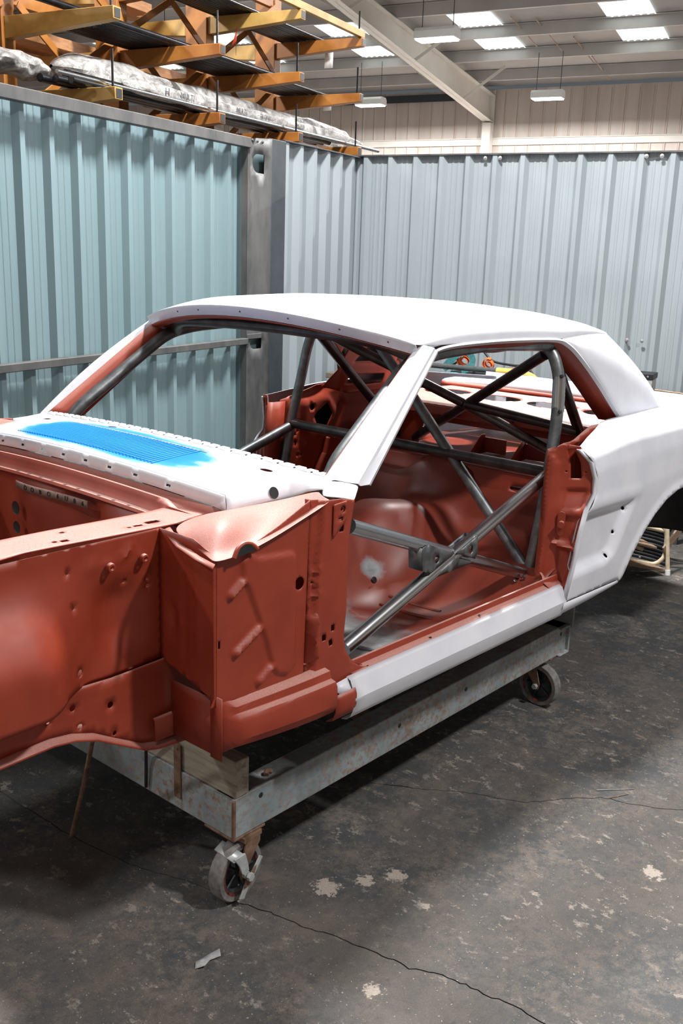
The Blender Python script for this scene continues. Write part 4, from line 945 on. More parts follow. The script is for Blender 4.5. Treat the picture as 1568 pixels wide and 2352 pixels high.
    rel = [('bead', [(1.27, 1.10), (1.40, 1.115), (1.55, 1.15)], 0.03, 0.015), ('poly', [(1.34, 1.09), (1.52, 1.11), (1.60, 1.01), (1.50, 0.90), (1.40, 0.88), (1.34, 0.95)], -0.012, 0.02), ('bead', [(1.30, 0.98), (1.34, 0.98), (1.34, 0.86), (1.37, 0.85)], 0.012, 0.006), ('bead', [(1.62, 1.05), (1.45, 0.68)], 0.03, 0.02)]
    panel('inner_quarter', [(1.17, 0.60), (1.50, 0.60), (1.55, 0.72), (1.62, 0.85), (1.75, 0.93), (2.0, 0.96), (2.30, 0.95), (2.35, 1.10), (1.60, 1.155), (1.44, 1.15), (1.30, 1.115), (1.20, 1.10)], yplane(-0.700), RED, car,
          holes=[dia, circle2((1.400, 1.051), 0.016, 14), circle2((1.30, 0.93), 0.004, 6), circle2((1.315, 0.945), 0.004, 6), rect2((1.305, 0.89), 0.008, 0.02), circle2((1.32, 0.83), 0.005, 6), circle2((1.345, 0.832), 0.005, 6)], relief=rel, step=0.016, mirror=far)
    # inner sail with its slots
    ci = [(1.345, 1.44), (1.42, 1.40), (1.48, 1.30), (1.52, 1.22), (1.44, 1.145), (1.62, 1.10), (1.95, 1.10), (2.04, 1.14), (1.93, 1.25), (1.80, 1.38), (1.70, 1.43), (1.42, 1.45)]
    if not far: ci = [(1.42, 1.42), (1.50, 1.34), (1.60, 1.24), (1.70, 1.15), (1.95, 1.13), (2.04, 1.14), (1.93, 1.25), (1.80, 1.38), (1.70, 1.43)]
    def cm(u, v): return (u, -(0.668 - 0.30*max(0, v - 1.14) - 0.03*max(0, (u - 1.5)/0.5)), v)
    panel('inner_sail', ci, cm, RED, car, holes=[] if not far else [[(1.585, 1.155), (1.70, 1.150), (1.72, 1.140), (1.84, 1.142), (1.845, 1.190), (1.70, 1.195), (1.60, 1.196)], [(1.50, 1.26), (1.53, 1.255), (1.56, 1.33), (1.53, 1.345)], [(1.62, 1.255), (1.79, 1.25), (1.80, 1.31), (1.68, 1.32)]],
          relief=[('poly', [(1.55, 1.22), (1.88, 1.215), (1.90, 1.12), (1.56, 1.13)], -0.012, 0.014)], step=0.016, mirror=far)

# ---- floor pan, tunnel, rear seat pan
def fz_(x, y):
    base = 0.525
    toe = max(0.0, -x + 0.02)*0.95
    tun = 0.205*math.exp(-(abs(y)/0.165)**3.2) * (1.0 if x < 0.95 else max(0.55, 1 - (x - 0.95)*0.9))
    seat = 0.135*(1/(1 + math.exp(-(x - 1.00 + 0.05*math.cos(y*5))/0.045))) + 0.03*math.sin(x*9)*(x > 1.05)*0.3
    foot = -0.02*math.exp(-((abs(y) - 0.42)/0.16)**4)*math.exp(-((x - 0.55)/0.35)**4)
    rise = 0.19*(1/(1 + math.exp(-(x - 1.44)/0.025)))
    side = 0.03*math.exp(-((abs(y) - 0.755)/0.03)**2)
    dim = 0.055*math.exp(-((x - 1.20)/0.12)**2 - ((abs(y) - 0.30)/0.14)**2)
    return base + toe + max(tun, 0) + seat*(1 - 0.35*math.exp(-(y/0.18)**2)) + foot + rise + side - dim
xs = np.linspace(-0.34, 1.50, 75); ys = np.linspace(-0.768, 0.768, 67)
grid('floor_pan', [[(x, y, min(fz_(x, y), 0.95)) for y in ys] for x in xs], 'floor_pan_paint', car, smooth=60, solid=0.002)
for x, y0, y1 in ((0.72, -0.30, -0.52), (0.80, -0.28, -0.50), (0.10, -0.20, -0.66), (0.22, -0.22, -0.66), (0.34, -0.22, -0.64)):
    tube('floor_rib', [(x, y0, fz_(x, y0) + 0.001), (x + 0.01, (y0+y1)/2, fz_(x, (y0+y1)/2) + 0.001), (x + 0.02, y1, fz_(x, y1) + 0.001)], 0.007, 'floor_pan_paint', car, seg=8)
for x, y, a, b in ((0.26, -0.42, 0.034, 0.024), (0.47, -0.33, 0.010, 0.008)):
    v, f = lathe([(0, 0.003), (a, 0.003), (a + 0.004, 0.0)], (x, y, fz_(x, y) + 0.002), (0, 0, 1), 18); mk('drain_plug', v, f, 'black_rubber', car)
for x, y in ((0.90, -0.205),):
    v, f = lathe([(0, 0.002), (0.005, 0.002), (0.006, 0.004), (0.012, 0.003), (0.013, 0)], (x - 0.1, y, 0.565), (0, -1, 0.35), 12); mk('belt_boss', v, f, 'dark_steel_tube', car)
# seat back shelf: two oval holes, grey crossmember, trunk floor
panel('seat_riser', [(-0.70, 0.70), (0.70, 0.70), (0.70, 0.90), (-0.70, 0.90)], lambda u, v: (1.445 + (v - 0.70)*0.30, u, v), RED, car, holes=[circle2((0.02, 0.845), 0.055, 16, 0.012), circle2((-0.40, 0.838), 0.055, 16, 0.012), circle2((0.42, 0.845), 0.055, 16, 0.012)], relief=[('bead', [(-0.65, 0.875), (0.65, 0.875)], 0.012, 0.008), ('poly', [(0.10, 0.80), (0.16, 0.80), (0.16, 0.72), (0.10, 0.72)], 0.01, 0.01)], step=0.02)
grid('trunk_floor', [[(x, y, z + 0.015*math.exp(-(y/0.08)**2)) for y in np.linspace(-0.66, 0.66, 25)] for x, z in ((1.50, 0.900), (1.54, 0.885), (1.62, 0.870), (1.80, 0.850), (2.00, 0.842), (2.25, 0.840), (2.60, 0.82), (3.00, 0.80))], 'floor_pan_paint', car, smooth=60, solid=0.002)
panel('trunk_divider', [(-0.62, 0.86), (-0.56, 1.05), (-0.56, 1.05), (0.56, 1.05), (0.62, 0.86), (0.40, 0.86), (0.34, 1.0), (-0.34, 1.0), (-0.40, 0.86)], lambda u, v: (1.80 + (1.05 - v)*0.25, u, v), RED, car, step=0.03)
for y in (0.10, -0.12):
    panel('seat_bracket', [(1.83, 0.85), (2.00, 0.855), (1.97, 0.945), (1.94, 0.945)], yplane(y), RED, car, step=0.03, thick=0.004)
    MB().box((1.965, y - 0.12, 0.86), (1.972, y, 0.93)).build('bracket_plate', RED, car, smooth=30)
# package tray
def tray_m(u, v): return (u, v, 1.090 + 0.004*math.sin((u - 1.7)*6))
panel('package_tray', [(1.72, -0.60), (2.39, -0.60), (2.39, 0.60), (1.72, 0.60)], tray_m, RED, car, holes=[circle2((2.13, y), 0.105, 24, 0.118) for y in (-0.44, -0.15, 0.15, 0.44)], relief=[('bead', circle2((2.13, y), 0.125, 24, 0.135) + [(2.255, y)], 0.018, 0.006) for y in (-0.44, -0.16, 0.14, 0.44)], step=0.022)
grid('tray_front', [[(1.722, y, 1.090) for y in np.linspace(-0.6, 0.6, 20)], [(1.716, y, 1.080) for y in np.linspace(-0.6, 0.6, 20)], [(1.716, y, 1.050) for y in np.linspace(-0.6, 0.6, 20)], [(1.735, y, 1.040) for y in np.linspace(-0.6, 0.6, 20)], [(1.78, y, 1.038) for y in np.linspace(-0.6, 0.6, 20)]], RED, car, smooth=40, solid=0.002)
for y in (-0.20, 0.28):
    v, f = lathe([(0, 0.001), (0.005, 0.001)], (1.714, y, 1.066), (-1, 0, 0), 8); mk('tray_hole', v, f, 'black_rubber', car)
# deck filler panel behind the rear window, rear shell
grid('rear_deck_panel', [[(2.385 + dx + 0.05*(1 - (y/0.66)**2), y, 1.100 + dz + 0.012*(1 - (y/0.66)**2)) for y in np.linspace(-0.66, 0.66, 33)] for dx, dz in ((0, -0.008), (0.004, 0.010), (0.03, 0.016), (0.12, 0.018), (0.13, 0.0))], WHT, car, smooth=50, solid=0.002)
grid('window_ledge', [[(2.375 + dx + 0.05*(1 - (y/0.66)**2), y, z) for y in np.linspace(-0.66, 0.66, 33)] for dx, z in ((0.012, 1.108), (0.0, 1.085))], RED, car, solid=0.002)
grid('trunk_shade_cover', [[(x + 0.03*(1 - (y/0.62)**2), y, z + 0.015*(1 - (y/0.62)**2)) for y in np.linspace(-0.64, 0.64, 21)] for x, z in ((2.515, 1.085), (2.60, 1.070), (2.80, 1.030), (2.99, 0.990))], WHT, car, smooth=60, solid=0.003)  # unseen cover added to keep light out of the trunk
panel('tail_panel', [(-0.80, 0.62), (0.80, 0.62), (0.80, 1.10), (-0.80, 1.10)], lambda u, v: (3.03, -u, v), WHT, car, holes=[rect2((s_*0.55, 0.92), 0.20, 0.13) for s_ in (-1, 1)], step=0.05)
# ---- roll cage (welded into the shell: a part of the car, its tubes the sub-parts)
cage = empty('roll_cage', (1.24, 0, 0.58)); setp(cage, car); cage['label'] = 'bare steel tube roll cage'
# an Empty under the car: keep its own base in world coordinates
R = 0.0222
DK, BR = 'dark_steel_tube', 'bare_steel'
hoopn = [(1.168, -0.640, 0.575), (1.192, -0.660, 0.80), (1.235, -0.658, 1.03), (1.278, -0.646, 1.20), (1.296, -0.630, 1.34), (1.298, -0.590, 1.432), (1.298, -0.44, 1.462)]
hoop = hoopn + [(x, -y, z) for x, y, z in hoopn[::-1]]
tube('main_hoop', hoop, R, 'gusset_steel', cage, rad=0.09)
tube('hoop_diagonal', [(1.297, 0.29, 1.450), (1.185, -0.625, 0.620)], R*0.95, 'gusset_steel', cage)
tube('harness_bar', [(1.229, -0.655, 0.992), (1.229, 0.655, 0.998)], R*0.95, DK, cage)
for s in (-1, 1):
    tube('back_stay', [(1.305, s*0.590, 1.415), (1.90, s*0.510, 0.855)], R*0.95, DK, cage)
    tube('screen_bar', [(-0.02, s*0.655, 0.60), (0.0, s*0.655, 0.95), (0.045, s*0.622, 1.150), (0.460, s*0.575, 1.432), (0.60, s*0.585, 1.455), (0.90, s*0.59, 1.468), (1.290, s*0.580, 1.446)], R, 'gusset_steel', cage, rad=0.10)
    tube('door_bar', [(1.226, s*0.655, 0.985), (0.08, s*0.680, 0.640)], R, BR if s < 0 else 'gusset_steel', cage)
    tube('door_bar', [(0.09, s*0.675, 1.005), (1.176, s*0.642, 0.602)], R, BR if s < 0 else 'gusset_steel', cage)
    v, f = lathe([(0.0225, 0), (0.025, 0.006), (0.0225, 0.012)], (1.176, s*0.645, 0.625), (0, 0, 1), 16); mk('weld_bead', v, f, BR, cage)
tube('header_bar', [(0.505, -0.575, 1.440), (0.43, -0.45, 1.487), (0.39, -0.2, 1.502), (0.385, 0.0, 1.505), (0.39, 0.2, 1.502), (0.43, 0.45, 1.487), (0.505, 0.575, 1.440)], R*0.95, DK, cage, spline=True)
tube('stay_diagonal', [(1.305, -0.560, 1.410), (1.885, 0.475, 0.868)], R*0.95, DK, cage)
tube('stay_diagonal', [(1.312, 0.500, 1.395), (1.578, -0.028, 1.142)], R*0.95, DK, cage)
tube('stay_diagonal', [(1.580, -0.032, 1.140), (1.885, -0.495, 0.868)], R*0.95, 'gusset_steel', cage)
tube('stay_cross_bar', [(1.572, -0.045, 1.140), (1.640, -0.545, 1.083)], R*0.95, DK, cage)
for s in (-1, 1):
    MB().box((1.84, s*0.50 - 0.06, 0.846), (1.97, s*0.50 + 0.06, 0.852)).build('foot_plate', 'galvanised', cage, smooth=30)
for k in range(2):          # inspection sleeve on the hoop
    v, f = lathe([(0, 0.008), (0.006, 0.006), (0.008, 0)], (1.262 + k*0.014, -0.664 + k*0.014, 1.215 + k*0.125), (-0.7, -0.7, 0), 8); mk('plug_weld', v, f, DK, cage)
MB().cyl((1.280, -0.6445, 1.21), (1.2955, -0.6305, 1.335), R*1.06, seg=18).build('hoop_sleeve', BR, cage)
# gusset box where the door bars cross
for s in (-1, 1):
    for poly, hol in (([(0.420, 0.874), (0.452, 0.880), (0.600, 0.822), (0.470, 0.782), (0.428, 0.800)], [(0.504, 0.824)]),
                      ([(0.728, 0.856), (0.738, 0.80), (0.722, 0.776), (0.612, 0.819)], [(0.694, 0.815)]),
                      ([(0.604, 0.806), (0.716, 0.768), (0.480, 0.762)], [])):
        for yy in (0.690, 0.640):
            panel('gusset_plate', poly, lambda u, v, yy=yy, s=s: (u, s*yy, v), 'gusset_steel', cage, holes=[circle2(c, 0.013, 14, 0.015) for c in hol], step=0.02, thick=0.004)
        i0, i1 = ((len(poly) - 1, 0) if len(poly) == 5 else (0, 1)) if hol else (1, 2)
        q0, q1 = poly[i0], poly[i1]
        mk('gusset_edge', [(q0[0], s*0.690, q0[1]), (q1[0], s*0.690, q1[1]), (q1[0], s*0.640, q1[1]), (q0[0], s*0.640, q0[1])], [(0, 1, 2, 3)], 'gusset_steel', cage, smooth=30, solid=0.004)
# ================================================================== DOLLY
DX0, DX1, DY0, DY1, DZ0, DZ1 = -0.337, 1.518, -0.667, 0.667, 0.200, 0.322
dol = empty('car_dolly', (0.6, 0, 0.2), 'pale blue rusty steel frame dolly under the car body', 'dolly')
chan = lambda w, h, t: [(0, 0), (w, 0), (w, t), (t, t), (t, h - t), (w, h - t), (w, h), (0, h)]
for y, sd in ((DY0, 1), (DY1, -1)):
    mb = MB(); pf = chan(0.075, DZ1 - DZ0, 0.008)
    mb.extrude(pf, (DX0, y, DZ0), (DX1, y + 0.020*(sd > 0), DZ0), (0, sd, 0), (0, 0, 1)); mb.build('side_rail', 'dolly_paint', dol, smooth=30, bevel=0.006)
for x, sd in ((DX0, 1), (DX1, -1)):
    mb = MB(); mb.extrude(chan(0.075, DZ1 - DZ0, 0.008), (x, DY0 + 0.004, DZ0), (x, DY1 - 0.004, DZ0), (sd, 0, 0), (0, 0, 1)); mb.build('end_rail', 'dolly_paint', dol, smooth=30, bevel=0.006)
for x in (0.42, 1.05):
    MB().box((x, DY0 + 0.07, DZ0 + 0.01), (x + 0.06, DY1 - 0.07, DZ0 + 0.07)).build('cross_member', 'rusty_steel', dol, smooth=30, bevel=0.004)
for x, z in ((-0.235, 0.305), (0.395, 0.285), (0.78, 0.285), (1.465, 0.300)):
    v, f = lathe([(0, 0.0005), (0.007, 0.0005), (0.008, 0)], (x, DY0 - 0.0008 + 0.02*(x - DX0)/1.855, z - 0.01), (0, -1, 0), 12); mk('bolt_hole', v, f, 'black_rubber', dol)
v, f = sweep(catmull([(DX0 - 0.001, DY0 - 0.001, z) for z in (0.205, 0.24, 0.27, 0.30, 0.318)], 3), circ(0.006, 8)); mk('weld_bead', v, f, 'rusty_steel', dol)
v, f = sweep(catmull([(-0.19, -0.640, 0.327), (-0.18, -0.632, 0.331), (-0.165, -0.635, 0.327)], 3), circ(0.008, 8)); mk('weld_blob', v, f, 'rusty_steel', dol)
for cx, cy in ((DX0, DY0), (DX1 - 0.12, DY0 + 0.02), (DX0, DY1 - 0.12), (DX1 - 0.12, DY1 - 0.12)):
    MB().box((cx, cy, DZ0 - 0.008), (cx + 0.12, cy + 0.12, DZ0)).build('caster_plate', 'rusty_steel', dol, smooth=30, bevel=0.002)
MB().box((DX1 - 0.005, DY0 - 0.004, 0.31), (DX1 + 0.004, DY0 + 0.11, 0.435)).build('end_stop', 'dolly_paint', dol, smooth=30, bevel=0.003)
MB().box((DX1 - 0.10, DY0 + 0.10, 0.322), (DX1, DY0 + 0.16, 0.48)).build('rear_block', 'old_timber', dol, smooth=30, bevel=0.004)
def caster(name, cx, cy, yaw, label, brake):
    """swivel caster: plate centre (cx, cy), wheel plane turned by yaw about z, trailing"""
    r = empty(name, (0, 0, 0)); Rm = Matrix.Translation((cx, cy, 0)) @ Matrix.Rotation(yaw, 4, 'Z')
    def T(mb): mb.v = [tuple(Rm @ Vector(q)) for q in mb.v]; return mb
    off, rad, w = -0.035, 0.087, 0.044       # local x is the rolling direction, y the axle
    def ring(prof, mat, nm):
        v, f = lathe(prof, (off, 0, rad), (0, 1, 0), 36); mb = MB(); mb.add(v, f); return T(mb).build(nm, mat, r, smooth=40)
    h = w/2
    ring([(0.068, -h), (0.083, -h), (rad, -h + 0.006), (rad, h - 0.006), (0.083, h), (0.068, h), (0.068, -h)], 'caster_tread', 'tread')
    ring([(0.061, -h + 0.002), (0.0685, -h - 0.0005), (0.0695, -h + 0.004), (0.0695, h - 0.004), (0.0685, h + 0.0005), (0.061, h - 0.002), (0.061, -h + 0.002)], 'caster_rim', 'rim_ring')
    ring([(0.0, -0.020), (0.014, -0.020), (0.016, -0.012), (0.026, -0.006), (0.050, -0.006), (0.056, -0.016), (0.063, -h + 0.003), (0.063, h - 0.003), (0.056, 0.016), (0.050, 0.006), (0.026, 0.006), (0.016, 0.012), (0.014, 0.020), (0.0, 0.020)], 'caster_hub', 'hub')
    for k in range(5):
        a = 2*math.pi*k/5
        for s in (-1, 1):
            mb = MB(); p0 = Vector((off + 0.014*math.cos(a), s*0.010, rad + 0.014*math.sin(a))); p1 = Vector((off + 0.058*math.cos(a), s*0.012, rad + 0.058*math.sin(a)))
            mb.cyl(p0, p1, 0.005, 0.004, seg=8); T(mb).build('spoke', 'caster_hub', r)
    for s in (-1, 1):
        prof = [(-0.022, 0.0), (0.030, 0.0), (0.030, 0.030), (off + 0.016, 0.190 - rad - 0.012), (off + 0.010, 0.190 - rad + 0.014), (off - 0.010, 0.190 - rad + 0.014), (off - 0.016, 0.190 - rad - 0.010)]
        mb = MB(); mb.extrude([(a, -b) for a, b in prof][::-1], (0, s*0.028, 0.190), (0, s*0.033, 0.190), (1, 0, 0), (0, 0, 1)); T(mb).build('fork_leg', 'rusty_steel', r, smooth=30)
        mb = MB(); mb.cyl((off, s*0.030, rad), (off, s*0.046, rad), 0.011, seg=6); T(mb).build('axle_nut', 'caster_zinc', r, smooth=30)
    mb = MB(); mb.box((-0.035, -0.034, 0.178), (0.035, 0.034, 0.192)); mb.cyl((0, 0, 0.172), (0, 0, 0.193), 0.030, seg=20); T(mb).build('fork_crown', 'rusty_steel', r, smooth=30)
    if brake:
        yb = -0.042
        mb = MB(); mb.add([(off - 0.052, yb - 0.002, 0.150), (off - 0.052, 0.030, 0.160), (off - 0.020, 0.030, 0.172), (off - 0.014, yb - 0.002, 0.158)], [(0, 1, 2, 3)])
        T(mb).build('brake_tread', 'caster_zinc', r, smooth=30, solid=0.004)
        pl = [(off - 0.050, 0.158), (off - 0.030, 0.128), (off - 0.020, 0.100), (off - 0.004, 0.086), (off + 0.008, 0.100), (off + 0.002, 0.128), (off - 0.008, 0.158)]
        mb = MB(); mb.extrude([(a, b) for a, b in pl], (0, yb - 0.003, 0), (0, yb + 0.003, 0), (1, 0, 0), (0, 0, 1)); T(mb).build('brake_arm', 'caster_zinc', r, smooth=30, bevel=0.001)
        mb = MB(); mb.extrude([(off + 0.005, 0.080), (off + 0.045, 0.128), (off + 0.058, 0.118), (off + 0.018, 0.070)], (0, yb - 0.008, 0), (0, yb - 0.004, 0), (1, 0, 0), (0, 0, 1)); T(mb).build('brake_lever', 'caster_zinc', r, smooth=30, bevel=0.001)
        mb = MB(); mb.extrude([(off - 0.012, 0.066), (off + 0.006, 0.060), (off - 0.016, 0.022), (off - 0.034, 0.030)], (0, yb - 0.007, 0), (0, yb - 0.003, 0), (1, 0, 0), (0, 0, 1)); T(mb).build('brake_tail', 'caster_zinc', r, smooth=30, bevel=0.001)
        mb = MB(); mb.extrude([(off - 0.020, 0.058), (off - 0.010, 0.088), (off + 0.030, 0.108), (off + 0.022, 0.086), (off + 0.006, 0.058)], (0, yb - 0.011, 0), (0, yb - 0.008, 0), (1, 0, 0), (0, 0, 1)); T(mb).build('brake_cam', 'rusty_steel', r, smooth=30, bevel=0.001)
        mb = MB(); mb.cyl((off, yb - 0.010, rad), (off, yb - 0.020, rad), 0.012, seg=6); T(mb).build('brake_nut', 'caster_zinc', r, smooth=30)
    return tag(r, label, 'caster', 'dolly casters')
caster('caster_wheel', -0.272, -0.640, math.radians(4), 'caster wheel with bright brake lever under the front corner of the dolly', True)
caster('caster_wheel', 1.390, -0.580, math.radians(88), 'black caster wheel under the rear near corner of the dolly', False)
caster('caster_wheel', -0.272, 0.608, math.radians(30), 'caster wheel under the front far corner of the dolly, hidden in shade', False)
caster('caster_wheel', 1.445, 0.600, math.radians(120), 'caster wheel under the rear far corner of the dolly, hidden in shade', False)
# timbers on the dolly and a strap
tw = empty('timber_block', (-0.31, -0.45, 0.322), 'old weathered timber block on the front beam of the dolly', 'timber')
rows = []
MB().box((-0.332, -0.668, 0.3225), (-0.282, -0.20, 0.432)).build('timber', 'old_timber', tw, smooth=30, bevel=0.003)
MB().box((-0.341, -0.452, 0.235), (-0.3375, -0.422, 0.405)).build('strap_plate', 'rusty_steel', tw, smooth=30, bevel=0.002)
for z in (0.39, 0.26):
    v, f = lathe([(0, 0.004), (0.005, 0.003), (0.007, 0)], (-0.341, -0.437, z), (-1, 0, 0), 8); mk('strap_bolt', v, f, 'rusty_steel', tw)
ob = MB().box((-0.332, -0.195, 0.3225), (-0.27, 0.47, 0.500)).build('support_block', 'rusty_steel', None, smooth=30, bevel=0.004); tag(ob, 'rusty block between the dolly front beam and the car rails', 'block')
ob = MB().box((1.30, -0.56, 0.3225), (1.38, 0.56, 0.480)).build('support_block', 'old_timber', None, smooth=30, bevel=0.004); tag(ob, 'timber bearer across the rear of the dolly under the car', 'block')
o = tube('prop_rod', [(-0.452, -0.07, 0.0), (-0.452, -0.16, 0.25), (-0.56, -0.40, 0.62)], 0.007, 'rusty_steel', None, seg=8); tag(o, 'thin rusty rod hanging below the front rail', 'rod')
o = tube('hanging_strap', [(-0.345, -0.30, 0.215), (-0.350, -0.31, 0.33), (-0.42, -0.40, 0.55)], 0.005, 'black_rubber', None, seg=8); tag(o, 'thin black strap over the dolly front beam', 'strap')
# ================================================================== CANTILEVER RACK behind the left partition
rk = empty('cantilever_rack', W(2.4, -0.95, 0), 'tall orange cantilever rack with yellow arms behind the partition', 'rack')
TIPS = (-0.04, 0.94, 1.92, 2.90, 3.84); LEV = (2.10, 2.525, 2.915, 3.31); VT, VU = -0.10, -0.95
def wbeam(name, a, b, w, h, mat, up=(0, 0, 1), parent=rk, bevel=0.003): return beam(name, W(*a), W(*b), w, h, mat, parent, up, bevel)
for i, u in enumerate(TIPS):
    box_w('upright', u - 0.05, u + 0.05, VU - 0.09, VU + 0.09, 0.0, 4.1, 'rack_paint', rk, 0.004)
    for j, z in enumerate(LEV):
        top = (u > 2.5 or j < 3)
        for sd in (1, -1):
            v1 = VT if sd > 0 else 2*VU - VT
            mt = 'rack_paint_yellow' if (i in (1,) or (i == 3 and j == 3) or sd < 0) else 'rack_paint'
            mb = MB(); va = VU + sd*0.09
            # tapered box arm
            h0, h1, hw = 0.115, 0.062, 0.032
            pts = [W(u + s*hw, va, z - 0.036 + q) for q in (0.036 + 0.031 - h0, 0.067) for s in (-1, 1)] + [W(u + s*hw, v1, z + q) for q in (-0.031, 0.031) for s in (-1, 1)]
            mb.add(pts, [(0, 1, 3, 2), (4, 6, 7, 5), (0, 4, 5, 1), (1, 5, 7, 3), (3, 7, 6, 2), (2, 6, 4, 0)])
            am = mb.build('arm', mt, rk, smooth=30, bevel=0.003)
            # open dark end of the hollow arm
            if sd > 0:
                mk('arm_opening', [W(u + s*0.024, v1 + 0.0015, z + q) for s, q in ((-1, -0.023), (1, -0.023), (1, 0.023), (-1, 0.023))], [(0, 1, 2, 3)], 'black_rubber', am, smooth=None, solid=0.001)
                MB().cyl(W(u, v1 - 0.04, z + 0.03), W(u, v1 - 0.04, z + 0.22), 0.0065, seg=8).build('stop_pin', 'rack_pipe', am)
for a, b in zip(TIPS[:-1], TIPS[1:]):
    for z in (2.42, 3.05, 3.62): wbeam('brace_rail', (a + 0.05, VU + 0.06, z), (b - 0.05, VU + 0.06, z), 0.04, 0.06, 'rack_paint')
    for z0, z1 in ((2.45, 3.02), (3.08, 3.60)):
        wbeam('cross_brace', (a + 0.05, VU + 0.10, z0), (b - 0.05, VU + 0.10, z1), 0.012, 0.045, 'rack_paint')
        wbeam('cross_brace', (a + 0.05, VU + 0.115, z1), (b - 0.05, VU + 0.115, z0), 0.012, 0.045, 'rack_paint')
    MB().box((-0.05, -0.02, -0.05), (0.05, 0.02, 0.05), Matrix.Translation(W((a + b)/2, VU + 0.11, 2.735))).build('brace_plate', 'rusty_steel', rk, smooth=30, bevel=0.01)
wbeam('tip_rail', (2.10, VT - 0.02, 3.367), (3.87, VT - 0.02, 3.367), 0.035, 0.05, 'rack_paint_yellow')
# dark pipes lying on the arms
ORD = ['first', 'second', 'third', 'fourth', 'fifth', 'sixth', 'seventh', 'eighth', 'ninth', 'tenth', 'eleventh', 'twelfth', 'thirteenth', 'fourteenth']
def pipes(name_lab, u0, u1, v0, v1, z, n, r, jit, where):
    for k in range(n):
        v = v0 + (v1 - v0)*k/max(1, n - 1); a = u0 + random.uniform(-jit, jit); b = u1 + random.uniform(-jit, jit)
        zz = z + r + 0.001 + random.uniform(0, 0.004)
        o = tube('steel_pipe', [W(a, v, zz), W(b, v + random.uniform(-0.0006, 0.0006), zz)], r, 'rack_pipe', None, seg=10)
        tag(o, name_lab % ORD[n - 1 - k], 'pipe', where)
pipes('long dark steel pipe on the middle rack level, %s counted from the arm tips', 1.30, 4.05, -0.815, -0.478, 2.948, 14, 0.0122, 0.05, 'dark pipes on the middle rack level')
pipes('long dark steel pipe on the upper rack level, %s counted from the arm tips', 1.9, 4.20, -0.815, -0.497, 3.343, 12, 0.0130, 0.05, 'dark pipes on the upper rack level')
o = tube('steel_pipe', [W(-0.3, -0.438, 2.968), W(3.2, -0.425, 2.968)], 0.019, 'rack_pipe', None, seg=12); tag(o, 'single thicker black pipe at the front of the middle rack level', 'pipe')
for k, (v, z) in enumerate(((-0.42, 2.580), (-0.36, 2.580), (-0.30, 2.580), (-0.385, 2.622))):
    vv, ff = sweep([W(0.70 + 0.05*k, v, z), W(3.7, v, z)], circ(0.022, 12)); o = mk('steel_tube', vv, ff, 'rack_pipe', None); tag(o, 'black open-ended tube under the wrap, ' + ('furthest from the arm tips', 'middle of the lower three', 'closest to the arm tips', 'lying on top of the others')[k], 'tube', 'black tubes on the low rack level')
    vv, ff = lathe([(0, 0.0006), (0.018, 0.0006)], W(0.70 + 0.05*k, v, z), -WU, 12); mk('tube_bore', vv, ff, 'black_rubber', o)
o = tube('bright_rod', [W(0.55, -0.168, 2.575), W(1.98, -0.170, 2.575)], 0.0105, 'bare_steel', None, seg=10); tag(o, 'bright round bar lying along the arm tips in front of the wrap', 'bar')
o = tube('bright_rod', [W(1.99, -0.195, 2.580), W(4.38, -0.195, 2.580)], 0.0130, 'gusset_steel', None, seg=10); tag(o, 'grey bar sticking out past the far end of the wrap', 'bar')
# bundles in crumpled plastic film
def wrap(name, path, w, h, label, seed):
    r_ = np.random.default_rng(seed); P = catmull([W(*q) for q in path], 10); n = len(P); m_ = 26; rows = []
    ph = r_.uniform(0, 6.28, 8)
    for i, q in enumerate(P):
        t = i/(n - 1); env = min(1, t*14, (1 - t)*10)**0.5*0.9 + 0.1; row = []
        for k in range(m_ + 1):
            a = 2*math.pi*k/m_; c = 1 + 0.10*math.sin(3*a + ph[0] + t*21) + 0.07*math.sin(5*a + ph[1] - t*33) + 0.05*math.sin(9*a + ph[2] + t*60) + 0.05*math.sin(2*a + t*90)
            c += r_.uniform(-0.03, 0.03) if k < m_ else 0
            row.append(q + WV*(w*math.cos(a)*c*env) + Vector((0, 0, max(-0.9, math.sin(a))*h*c*env)))
        row[-1] = row[0]; rows.append(row)
    o = grid(name, rows, 'plastic_film', None, smooth=60, sub=1); tag(o, label, 'wrapped bundle', 'plastic wrapped tube bundles'); return o
wrap('wrapped_bundle', [(0.98, -0.60, 2.690), (1.5, -0.60, 2.695), (2.1, -0.60, 2.690), (2.8, -0.60, 2.685), (3.5, -0.60, 2.680), (4.2, -0.60, 2.672), (4.7, -0.60, 2.665)], 0.105, 0.098, 'long white plastic wrapped bundle on the low rack level, torn open at its near end', 3)
wb1 = wrap('wrapped_bundle', [(1.15, -0.248, 2.615), (1.6, -0.248, 2.612), (2.2, -0.248, 2.612), (2.8, -0.248, 2.612), (3.4, -0.248, 2.612), (4.2, -0.248, 2.612)], 0.026, 0.042, 'thin printed plastic sleeve lying behind the bright bars at the arm tips', 5)
wrap('wrapped_bundle', [(-0.1, -0.52, 2.645), (0.3, -0.52, 2.640), (0.60, -0.52, 2.635), (0.84, -0.52, 2.628)], 0.10, 0.062, 'grey crumpled plastic wrap over dark tubes at the far left of the rack', 8)
for u, t_, sz in ((1.52, 'H', 0.062), (1.72, 'MULTI', 0.050), (2.32, 'MULTI', 0.045), (2.62, 'TRONIC', 0.040), (3.10, 'MULTI', 0.040)):
    text('printed_lettering', t_, sz, basis(W(u, -0.2155, 2.620), WU, (0, 0, 1)), 'marker_ink', wb1)
